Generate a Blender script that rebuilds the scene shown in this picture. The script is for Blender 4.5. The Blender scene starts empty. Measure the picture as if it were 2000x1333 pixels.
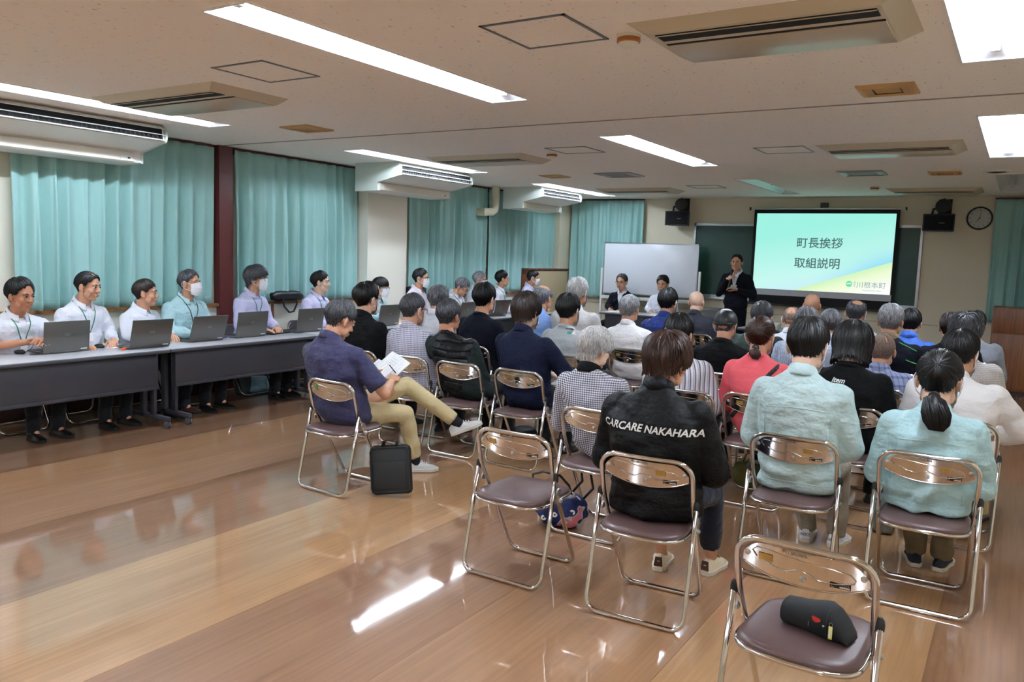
import bpy, bmesh, math, random
import numpy as np
from mathutils import Vector, Matrix
from mathutils.bvhtree import BVHTree

random.seed(7)
rng = np.random.default_rng(7)
PI = math.pi
scene = bpy.context.scene
COL = scene.collection

# ------------------------------------------------------------------ camera
FPX, PITCH, ROLL, YAW, EYE = 1560.9, 0.109486, 0.0343677, -0.563508, 1.667
_cy, _sy, _cp, _sp = math.cos(YAW), math.sin(YAW), math.cos(PITCH), math.sin(PITCH)
FW = Vector((_sy*_cp, _cy*_cp, -_sp)); _rt = Vector((_cy, -_sy, 0)); _up = _rt.cross(FW)
RT = math.cos(ROLL)*_rt + math.sin(ROLL)*_up
UP = -math.sin(ROLL)*_rt + math.cos(ROLL)*_up
cd = bpy.data.cameras.new('camera'); cam = bpy.data.objects.new('camera', cd); COL.objects.link(cam)
M = Matrix.Identity(4)
for i in range(3):
    M[i][0], M[i][1], M[i][2] = RT[i], UP[i], -FW[i]
M[2][3] = EYE
cam.matrix_world = M
cd.sensor_width = 36; cd.lens = FPX/2000*36; cd.clip_start = 0.05; cd.clip_end = 100
scene.camera = cam

def at(px, py, y=None, z=None, x=None):
    d = FW + RT*((px-1000)/FPX) - UP*((py-666.5)/FPX)
    t = y/d.y if y is not None else (x/d.x if x is not None else (z-EYE)/d.z)
    return Vector((0, 0, EYE)) + d*t

# ------------------------------------------------------------------ light, exposure
w = bpy.data.worlds.new('world'); scene.world = w; w.use_nodes = True
w.node_tree.nodes['Background'].inputs[0].default_value = (.8, .85, 1, 1)
w.node_tree.nodes['Background'].inputs[1].default_value = 0.02
vs = scene.view_settings
vs.view_transform = 'Standard'; vs.look = 'None'; vs.gamma = 1; vs.use_curve_mapping = False
vs.exposure = 1.08
scene.cycles.diffuse_bounces = 8
TUBE = 62.0          # emission of the fluorescent tubes
SLIDE = 0.48         # brightness of the projected slide

# ------------------------------------------------------------------ materials
def lin(c):
    return tuple((v/255/12.92 if v/255 <= .04045 else ((v/255+.055)/1.055)**2.4) for v in c)+(1.0,)
MATS = {}
def mat(name, rgb, rough=.6, metal=0., bump=None, emit=None, spec=.5, coat=0., alpha=None, sheen=0.):
    if name in MATS: return MATS[name]
    m = bpy.data.materials.new(name); m.use_nodes = True; nt = m.node_tree; b = nt.nodes['Principled BSDF']
    b.inputs['Base Color'].default_value = lin(rgb); b.inputs['Roughness'].default_value = rough
    b.inputs['Metallic'].default_value = metal; b.inputs['Specular IOR Level'].default_value = spec
    b.inputs['Coat Weight'].default_value = coat; b.inputs['Sheen Weight'].default_value = sheen
    if emit: b.inputs['Emission Color'].default_value = lin(emit[0]); b.inputs['Emission Strength'].default_value = emit[1]
    if bump:
        sc, st, di = bump
        n = nt.nodes.new('ShaderNodeTexNoise'); n.inputs['Scale'].default_value = sc; n.inputs['Detail'].default_value = 3
        tc = nt.nodes.new('ShaderNodeTexCoord'); nt.links.new(tc.outputs['Object'], n.inputs['Vector'])
        bp = nt.nodes.new('ShaderNodeBump'); bp.inputs['Strength'].default_value = st; bp.inputs['Distance'].default_value = di
        nt.links.new(n.outputs['Fac'], bp.inputs['Height']); nt.links.new(bp.outputs['Normal'], b.inputs['Normal'])
    MATS[name] = m
    return m
def N(m, t, **kw):
    n = m.node_tree.nodes.new(t)
    for k, v in kw.items(): setattr(n, k, v)
    return n
def L(m, a, b): m.node_tree.links.new(a, b)
def bsdf(m): return m.node_tree.nodes['Principled BSDF']
def math_node(m, op, a, b=None, c=None):
    n = N(m, 'ShaderNodeMath', operation=op)
    for i, v in enumerate((a, b, c)):
        if v is None: continue
        if isinstance(v, (int, float)): n.inputs[i].default_value = v
        else: L(m, v, n.inputs[i])
    return n.outputs[0]
def mixc(m, fac, a, b):
    n = N(m, 'ShaderNodeMix', data_type='RGBA')
    if isinstance(fac, (int, float)): n.inputs[0].default_value = fac
    else: L(m, fac, n.inputs[0])
    for i, v in ((6, a), (7, b)):
        if isinstance(v, tuple): n.inputs[i].default_value = lin(v) if len(v) == 3 else v
        else: L(m, v, n.inputs[i])
    return n.outputs[2]
def noise_out(m, scale, vec=None, detail=3, sc3=None, coord='Object'):
    tc = N(m, 'ShaderNodeTexCoord'); v = tc.outputs[coord]
    if sc3:
        mp = N(m, 'ShaderNodeMapping'); mp.inputs['Scale'].default_value = sc3; L(m, v, mp.inputs['Vector']); v = mp.outputs[0]
    n = N(m, 'ShaderNodeTexNoise'); n.inputs['Scale'].default_value = scale; n.inputs['Detail'].default_value = detail
    L(m, v, n.inputs['Vector']); return n.outputs['Fac']
def ramp(m, fac, stops):
    r = N(m, 'ShaderNodeValToRGB'); e = r.color_ramp.elements
    while len(e) < len(stops): e.new(.5)
    for i, (p, c) in enumerate(stops): e[i].position = p; e[i].color = lin(c)
    L(m, fac, r.inputs[0]); return r.outputs[0]
def add_bump(m, h, st, di):
    bp = N(m, 'ShaderNodeBump'); bp.inputs['Strength'].default_value = st; bp.inputs['Distance'].default_value = di
    L(m, h, bp.inputs['Height']); L(m, bp.outputs['Normal'], bsdf(m).inputs['Normal'])

# ------------------------------------------------------------------ mesh helpers
class MB:
    """collects shapes, builds one mesh object"""
    def __init__(s): s.v = []; s.f = []; s.m = []
    def add(s, v, f, mi=0):
        o = len(s.v); s.v += [tuple(p) for p in v]; s.f += [tuple(i+o for i in q) for q in f]; s.m += [mi]*len(f); return s
    def box(s, x0, x1, y0, y1, z0, z1, mi=0, bev=0):
        if bev:
            b = min(bev, abs(x1-x0)/2.01, abs(y1-y0)/2.01, abs(z1-z0)/2.01)
            bm = bmesh.new(); bmesh.ops.create_cube(bm, size=1)
            for q in bm.verts: q.co = Vector(((x0+x1)/2+q.co.x*(x1-x0), (y0+y1)/2+q.co.y*(y1-y0), (z0+z1)/2+q.co.z*(z1-z0)))
            bmesh.ops.bevel(bm, geom=bm.edges[:], offset=b, segments=2, affect='EDGES', profile=.5)
            bm.verts.index_update(); s.add([q.co for q in bm.verts], [[q.index for q in f.verts] for f in bm.faces], mi); bm.free(); return s
        v = [(x, y, z) for x in (x0, x1) for y in (y0, y1) for z in (z0, z1)]
        return s.add(v, [(0, 1, 3, 2), (4, 6, 7, 5), (0, 4, 5, 1), (2, 3, 7, 6), (0, 2, 6, 4), (1, 5, 7, 3)], mi)
    def quad(s, a, b, c, d, mi=0): return s.add([a, b, c, d], [(0, 1, 2, 3)], mi)
    def tube(s, pts, r, n=8, mi=0, closed=False, caps=True):
        pts = [Vector(p) for p in pts]; K = len(pts)
        if K < 2: return s
        rs = r if hasattr(r, '__len__') else [r]*K
        v = []; up = None
        for i, p in enumerate(pts):
            if closed: t = pts[(i+1) % K]-pts[i-1]
            else: t = pts[min(i+1, K-1)]-pts[max(i-1, 0)]
            t.normalize()
            if up is None:
                up = Vector((0, 0, 1)) if abs(t.z) < .9 else Vector((1, 0, 0))
                up = (up-t*up.dot(t)).normalized()
            else:
                up = (up-t*up.dot(t)); up = up.normalized() if up.length > 1e-6 else t.orthogonal().normalized()
            w_ = t.cross(up)
            for k in range(n):
                a = 2*PI*k/n; v.append(p+(up*math.cos(a)+w_*math.sin(a))*rs[i])
        f = []
        for i in range(K if closed else K-1):
            j = (i+1) % K
            for k in range(n):
                l = (k+1) % n; f.append((i*n+k, i*n+l, j*n+l, j*n+k))
        if not closed and caps:
            f.append(tuple(range(n))[::-1]); f.append(tuple((K-1)*n+k for k in range(n)))
        return s.add(v, f, mi)
    def lathe(s, prof, c=(0, 0, 0), n=16, axis='z', mi=0):
        v = []; 
        for (r, z) in prof:
            for k in range(n):
                a = 2*PI*k/n; x, y = r*math.cos(a), r*math.sin(a)
                q = (x, y, z) if axis == 'z' else ((z, x, y) if axis == 'x' else (y, z, x))
                v.append((q[0]+c[0], q[1]+c[1], q[2]+c[2]))
        f = [(i*n+k, i*n+(k+1) % n, (i+1)*n+(k+1) % n, (i+1)*n+k) for i in range(len(prof)-1) for k in range(n)]
        f.append(tuple(range(n))[::-1]); f.append(tuple((len(prof)-1)*n+k for k in range(n)))
        return s.add(v, f, mi)
    def ell(s, c, r, n=12, m=8, mi=0, R=None):
        v = []; f = []
        for i in range(m+1):
            th = PI*i/m
            for k in range(n):
                a = 2*PI*k/n; p = Vector((r[0]*math.sin(th)*math.cos(a), r[1]*math.sin(th)*math.sin(a), r[2]*math.cos(th)))
                if R: p = R @ p
                v.append(p+Vector(c))
        for i in range(m):
            for k in range(n):
                l = (k+1) % n
                if i == 0: f.append((k, n+k, n+l))
                elif i == m-1: f.append((i*n+k, (i+1)*n+k, i*n+l))
                else: f.append((i*n+k, (i+1)*n+k, (i+1)*n+l, i*n+l))
        return s.add(v, f, mi)
    def cap(s, a, b, ra, rb, n=12, mi=0):
        """tapered capsule"""
        a = Vector(a); b = Vector(b); d = (b-a).normalized()
        pts = []; rs = []
        for k in (0.05, .35, .7): pts.append(a-d*ra*math.cos(k*PI/2)); rs.append(ra*math.sin(k*PI/2))
        pts += [a, b]; rs += [ra, rb]
        for k in (.7, .35, .05): pts.append(b+d*rb*math.cos(k*PI/2)); rs.append(rb*math.sin(k*PI/2))
        return s.tube(pts, rs, n, mi)
    def loft(s, rings, n=20, e=2.3, mi=0):
        """rings: (cx,cy,cz,rx,ry[,tiltx]) horizontal super-ellipses"""
        v = []
        for q in rings:
            cx, cy, cz, rx, ry = q[:5]; tl = q[5] if len(q) > 5 else 0
            for k in range(n):
                a = 2*PI*k/n; c_, s_ = math.cos(a), math.sin(a)
                x = rx*math.copysign(abs(c_)**(2/e), c_); y = ry*math.copysign(abs(s_)**(2/e), s_)
                v.append((cx+x, cy+y*math.cos(tl), cz+y*math.sin(tl)))
        K = len(rings)
        f = [(i*n+k, i*n+(k+1) % n, (i+1)*n+(k+1) % n, (i+1)*n+k) for i in range(K-1) for k in range(n)]
        f.append(tuple(range(n))[::-1]); f.append(tuple((K-1)*n+k for k in range(n)))
        return s.add(v, f, mi)
    def xf(s, Mx):
        s.v = [tuple(Mx @ Vector(p)) for p in s.v]; return s
    def mesh(s, name, mats, smooth=False):
        me = bpy.data.meshes.new(name); me.from_pydata(s.v, [], s.f); me.update()
        for m_ in (mats if isinstance(mats, (list, tuple)) else [mats]): me.materials.append(m_)
        if any(s.m): me.polygons.foreach_set('material_index', s.m)
        if smooth:
            me.polygons.foreach_set('use_smooth', [True]*len(s.f))
            if smooth != 'all': me.set_sharp_from_angle(angle=math.radians(40))
        me.update(); return me
    def build(s, name, mats, parent=None, smooth=False, loc=None, rot=None):
        o = bpy.data.objects.new(name, s.mesh(name, mats, smooth)); COL.objects.link(o)
        if parent: o.parent = parent
        if loc is not None: o.location = loc
        if rot is not None: o.rotation_euler = rot
        return o
def tag(o, label=None, cat=None, group=None, kind=None):
    if label: o['label'] = label
    if cat: o['category'] = cat
    if group: o['group'] = group
    if kind: o['kind'] = kind
    return o
def empty(name, loc=(0, 0, 0), rz=0):
    o = bpy.data.objects.new(name, None); o.empty_display_size = .1; COL.objects.link(o)
    o.location = loc; o.rotation_euler = (0, 0, rz); return o
def kids(o): return [c for c in COL.objects if c.parent == o]
def tree(o):
    """list (object, depth) of a thing with its parts"""
    out = []
    def rec(a):
        ch = [c for c in CH.get(a.name, [])]
        return (a, [rec(c) for c in ch])
    CH = {}
    for c in COL.objects:
        if c.parent: CH.setdefault(c.parent.name, []).append(c)
    return rec(o)
def copy_tree(t, parent=None):
    o, ch = t; c = o.copy(); COL.objects.link(c); c.parent = parent
    for k in ch: copy_tree(k, c)
    return c
def text_mesh(body, size, font_shear=0., ext=.0008, bold=0., align='CENTER', spacing=1.):
    c = bpy.data.curves.new('t', 'FONT'); c.body = body; c.size = size; c.extrude = ext; c.align_x = align; c.align_y = 'CENTER'
    c.shear = font_shear; c.offset = bold; c.space_character = spacing; c.resolution_u = 3
    o = bpy.data.objects.new('t', c); COL.objects.link(o); dg = bpy.context.evaluated_depsgraph_get()
    me = bpy.data.meshes.new_from_object(o.evaluated_get(dg)); bpy.data.objects.remove(o); return me
def text_obj(body, size, m, parent, loc, rot, name='lettering', **kw):
    me = text_mesh(body, size, **kw); me.materials.clear(); me.materials.append(m); me.name = name
    o = bpy.data.objects.new(name, me); COL.objects.link(o); o.parent = parent; o.location = loc; o.rotation_euler = rot; return o

# ------------------------------------------------------------------ surface materials
XW, YF, XR, YB, HC = -7.6, 13.7, 1.35, -3.2, 2.73
cream = mat('cream wall paint', (226, 217, 194), .7, bump=(260, .08, .002))
cream2 = mat('cream wall paint lighter', (238, 234, 220), .65, bump=(260, .08, .002))
m_ceil = mat('acoustic ceiling board', (222, 211, 196), .85)
def _ceil():
    m = m_ceil
    n = noise_out(m, 1, sc3=(55, 22, 30), detail=3)
    f = math_node(m, 'GREATER_THAN', n, .68)
    g = noise_out(m, 3.1, sc3=(9, 6, 9), detail=2)
    base = mixc(m, math_node(m, 'MULTIPLY', g, .25), (246, 240, 232), (234, 226, 216))
    L(m, mixc(m, math_node(m, 'MULTIPLY', f, .55), base, (160, 134, 112)), bsdf(m).inputs['Base Color'])
    add_bump(m, n, .15, .004)
_ceil()
def wood_floor(name, a, b):
    m = mat(name, a, .42, spec=.25, coat=1.)
    n1 = noise_out(m, 1, sc3=(48, 1.4, 1), detail=5)
    n2 = noise_out(m, 1, sc3=(5, .45, 1), detail=3); n3 = noise_out(m, 1, sc3=(1.1, .9, 1), detail=4)
    f = math_node(m, 'ADD', math_node(m, 'MULTIPLY', n1, .40), math_node(m, 'ADD', math_node(m, 'MULTIPLY', n2, .35), math_node(m, 'MULTIPLY', n3, .25)))
    L(m, ramp(m, f, [(.36, b), (.64, a)]), bsdf(m).inputs['Base Color'])
    r = noise_out(m, 1, sc3=(2.5, 1.5, 1), detail=4)
    L(m, math_node(m, 'MULTIPLY_ADD', r, .07, .005), bsdf(m).inputs['Coat Roughness'])
    bsdf(m).inputs['Coat IOR'].default_value = 1.62
    wv = noise_out(m, 1, sc3=(4.2, 3, 1), detail=2); w2 = noise_out(m, 1, sc3=(16, 7, 1), detail=1)
    h = math_node(m, 'ADD', wv, math_node(m, 'MULTIPLY', w2, .06))
    bp = N(m, 'ShaderNodeBump'); bp.inputs['Strength'].default_value = .20; bp.inputs['Distance'].default_value = .0026
    L(m, h, bp.inputs['Height']); L(m, bp.outputs['Normal'], bsdf(m).inputs['Coat Normal'])
    return m
FL = [wood_floor('wood vinyl floor a', (172, 132, 96), (142, 104, 72)), wood_floor('wood vinyl floor b', (156, 116, 84), (128, 92, 64)), wood_floor('wood vinyl floor c', (188, 148, 106), (156, 116, 78)), wood_floor('wood vinyl floor d', (132, 96, 70), (104, 74, 52))]
m_curt = mat('turquoise curtain cloth', (156, 198, 194), .85, sheen=.15, bump=(900, .15, .0008))
m_maroon = mat('maroon painted steel', (88, 34, 32), .4)
m_wood = mat('oiled wood', (150, 98, 52), .4)
def wood_grain(m, a, b, sc):
    n = noise_out(m, 1, sc3=sc, detail=5); L(m, ramp(m, n, [(.35, a), (.65, b)]), bsdf(m).inputs['Base Color'])
wood_grain(m_wood, (120, 74, 38), (168, 116, 66), (30, 3, 30))
m_dwood = mat('dark reddish wood', (96, 48, 28), .35); wood_grain(m_dwood, (80, 38, 22), (118, 62, 36), (20, 20, 2.5))
m_base = mat('dark brown skirting', (58, 36, 30), .4)
m_white = mat('white enamel', (236, 236, 232), .35)
m_offw = mat('off white plastic', (228, 226, 214), .4)
m_acbeige = mat('beige panel plastic', (206, 192, 168), .5)
m_grey = mat('grey metal', (120, 122, 122), .35, .6)
m_alu = mat('aluminium', (190, 192, 194), .3, .8)
m_black = mat('black plastic', (18, 18, 20), .45)
m_void = mat('dark opening', (8, 8, 9), .9)
m_tan = mat('tan diffuser plastic', (190, 150, 92), .5)
m_refl = mat('white reflector', (232, 232, 236), .25)
m_tube = mat('lit fluorescent tube', (255, 255, 255), .5, emit=((226, 240, 255), TUBE))
m_tubeoff = mat('unlit fluorescent tube', (215, 218, 216), .2)
m_chrome = mat('chrome plating', (214, 210, 206), .10, 1.)
m_seat = mat('brown vinyl', (92, 70, 68), .34, bump=(420, .12, .0006))
m_tbl = mat('light grey laminate', (196, 196, 200), .22)
m_tbe = mat('dark grey edging', (74, 76, 84), .4)
m_panel = mat('charcoal steel panel', (66, 66, 74), .42, .2)
m_paper = mat('white paper', (240, 240, 240), .7)
m_green_board = mat('green chalkboard', (22, 66, 54), .35)
m_lap = mat('dark silver laptop lid', (108, 106, 102), .35, .55)
m_rubber = mat('dark rubber', (30, 30, 32), .7)

# ------------------------------------------------------------------ room shell
def box_obj(name, x0, x1, y0, y1, z0, z1, m, parent=None, kind=None, bev=0):
    o = MB().box(x0, x1, y0, y1, z0, z1, bev=bev).build(name, m, parent, smooth=bool(bev))
    if kind: o['kind'] = kind
    return o
fl = box_obj('floor', XW-.2, XR+.1, YB-.1, YF+.1, -.1, -.004, FL[0], kind='structure')
xs = [-7.6, -6.95, -5.95, -4.72, -3.77, -2.86, -2.0, -1.1, -.2, .6, 1.35]
for i in range(len(xs)-1):
    box_obj('flooring_sheet', xs[i]+.0008, xs[i+1]-.0008, YB, YF, -.004, 0, FL[[3, 3, 0, 1, 2, 1, 0, 2, 1, 0][i]], fl)

# ceiling with openings for the recessed light fittings
LW = .30
rowx = {'left': -6.42, 'middle': -3.29, 'right': -.36}
segs = [(-1.75, .72), (2.44, 4.83), (6.55, 8.95), (10.55, 12.95)]
holes = []
for r_, x_ in rowx.items():
    for k_, (a_, b_) in enumerate(segs): holes.append((x_, x_+LW, a_, b_, r_, k_))
gx = sorted({XW-.1, XR+.1} | {h[0] for h in holes} | {h[1] for h in holes})
gy = sorted({YB-.1, YF+.1} | {h[2] for h in holes} | {h[3] for h in holes} | {5.80, 5.806})
mb = MB()
for i in range(len(gx)-1):
    for j in range(len(gy)-1):
        cx, cy = (gx[i]+gx[i+1])/2, (gy[j]+gy[j+1])/2
        if any(h[0] < cx < h[1] and h[2] < cy < h[3] for h in holes): continue
        if gy[j] == 5.80: mb.quad((gx[i], gy[j], HC+.012), (gx[i+1], gy[j], HC+.012), (gx[i+1], gy[j+1], HC+.012), (gx[i], gy[j+1], HC+.012)); continue
        mb.quad((gx[i], gy[j], HC), (gx[i+1], gy[j], HC), (gx[i+1], gy[j+1], HC), (gx[i], gy[j+1], HC))
ceil = mb.build('ceiling', m_ceil); ceil['kind'] = 'structure'
cb_ = box_obj('ceiling_slab', XW-.2, XR+.2, YB-.2, YF+.2, HC+.14, HC+.2, m_ceil, ceil)
tj = box_obj('trim_1', XW+.05, XR, 5.792, 5.814, HC-.004, HC+.004, mat('ceiling joint bead', (150, 138, 122), .6), kind='structure')

where = {'left': 'nearest the window wall', 'middle': 'in the middle row', 'right': 'in the right row'}
order = ['behind the viewpoint', 'nearest', 'second', 'far']
for (x0, x1, y0, y1, r_, k_) in holes:
    lit = not ((r_ == 'middle' and k_ == 3) or (r_ == 'right' and k_ == 3))
    t = empty('ceiling_light', ((x0+x1)/2, (y0+y1)/2, HC))
    W2, D2 = LW/2, (y1-y0)/2
    mb = MB()
    e = .03; h = .085
    mb.quad((-W2, -D2, 0), (-W2, D2, 0), (-.05, D2-.12, h), (-.05, -D2+.12, h)); mb.quad((W2, D2, 0), (W2, -D2, 0), (.05, -D2+.12, h), (.05, D2-.12, h))
    mb.quad((W2, -D2, 0), (-W2, -D2, 0), (-.05, -D2+.12, h), (.05, -D2+.12, h)); mb.quad((-W2, D2, 0), (W2, D2, 0), (.05, D2-.12, h), (-.05, D2-.12, h))
    mb.quad((-.05, -D2+.12, h), (.05, -D2+.12, h), (.05, D2-.12, h), (-.05, D2-.12, h))
    mb.build('reflector', m_refl, t)
    fm = MB()
    for a in ((-W2-.008, -W2+.004, -D2-.008, D2+.008), (W2-.004, W2+.008, -D2-.008, D2+.008), (-W2, W2, -D2-.008, -D2+.004), (-W2, W2, D2-.004, D2+.008)):
        fm.box(a[0], a[1], a[2], a[3], -.006, .002)
    fm.build('frame', m_white, t)
    for s_ in (-1, 1):
        ya, yb = (-D2+.1, -.02) if s_ < 0 else (.02, D2-.1)
        for q in ((-.0,) if lit else (-.0,)):
            MB().tube([(q, ya, .045), (q, yb, .045)], .016, 8).build('tube', m_tube if lit else m_tubeoff, t, smooth=True)
        MB().box(-.02, .02, (ya-.03 if s_ < 0 else yb), (ya if s_ < 0 else yb+.03), .02, h).build('tube_holder', m_white, t)
    tag(t, ('lit' if lit else 'switched off')+' recessed fluorescent ceiling light, '+('%s one %s' % (order[k_], where[r_]) if k_ else 'behind the viewpoint %s' % where[r_]), 'ceiling light', 'fluorescent ceiling lights')

# walls
def wall(name, *a, m=cream): return box_obj(name, *a, m, kind='structure')
wall('wall_front', XW-.2, XR+.2, YF, YF+.15, 0, HC)
wall('wall_back', XW-.2, XR+.2, YB-.15, YB, 0, HC)
wall('wall_right', XR, XR+.15, YB, YF, 0, HC)
SILL = 1.0
wl = wall('wall_left', XW-.12, XW+.04, YB, YF, 0, SILL-.002, m=cream2)
# window openings: dark night glass behind the curtains
pil = [(YB, -1.4), (.8, 3.78), (5.58, 6.14), (7.78, 9.2), (10.8, 11.2), (13.05, 13.7)]
wins = [(-1.4, .8), (3.78, 5.58), (6.14, 7.78), (9.2, 10.8), (11.2, 13.05)]
for i, (a, b) in enumerate(pil): box_obj('wall_left_pier', XW-.12, XW, a, b, SILL, HC, cream2, wl)
box_obj('lintel', XW-.12, XW, YB, YF, 2.66, HC, m_maroon, wl)
m_glass = mat('night window glass', (10, 14, 18), .05, spec=.6)
for i, (a, b) in enumerate(wins):
    wd = empty('window_%d' % (i+1), (XW-.1, (a+b)/2, SILL)); wd['kind'] = 'structure'
    wd.name = 'window_%d' % (i+1)
    L2 = (b-a)/2
    f = MB(); 
    for (p, q) in ((-L2, -L2+.04), (L2-.04, L2), (-.03, .03)): f.box(0, .05, p, q, 0, 1.66)
    f.box(0, .05, -L2, L2, 0, .05); f.box(0, .05, -L2, L2, 1.62, 1.66); f.build('frame', m_grey, wd)
    for s_ in (-1, 1): MB().box(.02, .026, -L2 if s_ < 0 else .03, -.03 if s_ < 0 else L2, .05, 1.62).build('pane', m_glass, wd)
box_obj('trim_2', XW-.02, XW+.085, YB, 8.0, SILL-.035, SILL, m_wood, kind='structure')
box_obj('trim_3', XW-.02, XW+.085, 8.78, YF, SILL-.035, SILL, m_wood, kind='structure')
box_obj('baseboard_left', XW+.04, XW+.055, YB, YF, 0, .14, m_base, kind='structure')
box_obj('baseboard_front', XW, XR, YF-.015, YF, 0, .1, m_base, kind='structure')
box_obj('trim_4', XW, -.4, YF-.012, YF, .79, .797, mat('panel joint', (160, 150, 128), .7), kind='structure')
# maroon post and projecting pillars on the window wall
box_obj('trim_5', XW-.02, XW+.10, 5.76, 5.94, 0, HC, m_maroon, kind='structure')
box_obj('trim_6', XW, XW+.24, 7.98, 8.78, 0, HC, cream2, kind='structure')
box_obj('trim_7', XW, XW+.2, 13.25, 13.7, 0, HC, cream, kind='structure')
for y_ in (4.2, 5.1, 6.55, 7.4): box_obj('trim_8', XW+.04, XW+.048, y_-.02, y_+.02, .14, SILL-.03, m_wood, kind='structure')

# ------------------------------------------------------------------ curtains
def curtain(p0, p1, z0, z1, n, seed, amp=.035, label='', out=(1, 0), name='curtain', tilt=0.):
    r = np.random.default_rng(seed); L_ = math.hypot(p1[0]-p0[0], p1[1]-p0[1]); U = int(n*14); V = 22
    d = np.array([(p1[0]-p0[0])/L_, (p1[1]-p0[1])/L_]); o_ = np.array(out, float)
    u = np.linspace(0, 1, U+1); ph = np.cumsum(r.uniform(.55, 1.45, U+1)); ph = (ph-ph[0])/(ph[-1]-ph[0])*n*2*PI
    verts = []
    A = amp*(1+.5*np.sin(ph*.23+r.uniform(0, 6)))
    for j in range(V+1):
        t = j/V; z = z1+(z0-z1)*t
        g = .45+.55*min(1, t*2.2)
        dr = .35*np.sin(ph*.31+t*1.7)+.25*t*np.sin(ph*.17+2)
        off = A*g*(np.sin(ph+dr)+.30*np.sin(2*ph+1.3+t))
        off = np.where(off > 0, off, off*.8)
        side = .014*g*np.cos(ph+dr)+tilt*t*u
        for i in range(U+1):
            s_ = u[i]*L_+side[i]
            verts.append((p0[0]+d[0]*s_+o_[0]*(off[i]+amp+.015), p0[1]+d[1]*s_+o_[1]*(off[i]+amp+.015), z))
    f = [(j*(U+1)+i, j*(U+1)+i+1, (j+1)*(U+1)+i+1, (j+1)*(U+1)+i) for j in range(V) for i in range(U)]
    t_ = empty(name, (0, 0, 0))
    mb = MB().add(verts, f); c = mb.build('cloth', m_curt, t_, smooth='all')
    sm = c.modifiers.new('s', 'SOLIDIFY'); sm.thickness = .003; sm.offset = 0
    # hem stitched along the bottom
    hem = MB(); row = [verts[(V-1)*(U+1)+i] for i in range(U+1)]
    hem.tube([(q[0]+o_[0]*.003, q[1]+o_[1]*.003, z0+.09) for q in row], .0022, 4); h = hem.build('hem', m_curt, t_, smooth='all')
    rail = MB().tube([(p0[0]+o_[0]*.05, p0[1]+o_[1]*.05, z1+.012), (p1[0]+o_[0]*.05, p1[1]+o_[1]*.05, z1+.012)], .012, 6); rail.build('curtain_rail', m_maroon, t_)
    tag(t_, label, 'curtain', 'turquoise curtains')
    return t_
curtain((XW+.02, 3.60), (XW+.02, 5.70), 1.0, 2.70, 13, 3, .05, 'wide turquoise pleated curtain left of the maroon post', tilt=-.06)
curtain((XW+.02, 5.96), (XW+.02, 7.93), 1.0, 2.70, 12, 8, .05, 'turquoise pleated curtain between the maroon post and the cream pillar')
curtain((XW+.03, 8.95), (XW+.03, 10.95), 1.0, 2.70, 11, 12, .05, 'turquoise curtain to the right of the cream pillar, up to the beige pipe')
curtain((XW+.02, 11.02), (XW+.02, 13.22), 1.0, 2.70, 11, 19, .05, 'turquoise curtain hanging behind the wooden partition cabinet')
curtain((-7.36, YF-.02), (-5.88, YF-.02), .88, 2.70, 10, 23, .04, 'turquoise curtain on the front wall behind the whiteboard', out=(0, -1))
curtain((-.42, YF-.02), (1.2, YF-.02), .9, 2.68, 11, 31, .045, 'shaded turquoise curtain at the right end of the front wall', out=(0, -1))
curtain((XW+.02, -1.45), (XW+.02, .85), 1.0, 2.70, 15, 41, .036, 'turquoise curtain on the window wall behind the viewpoint')

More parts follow.
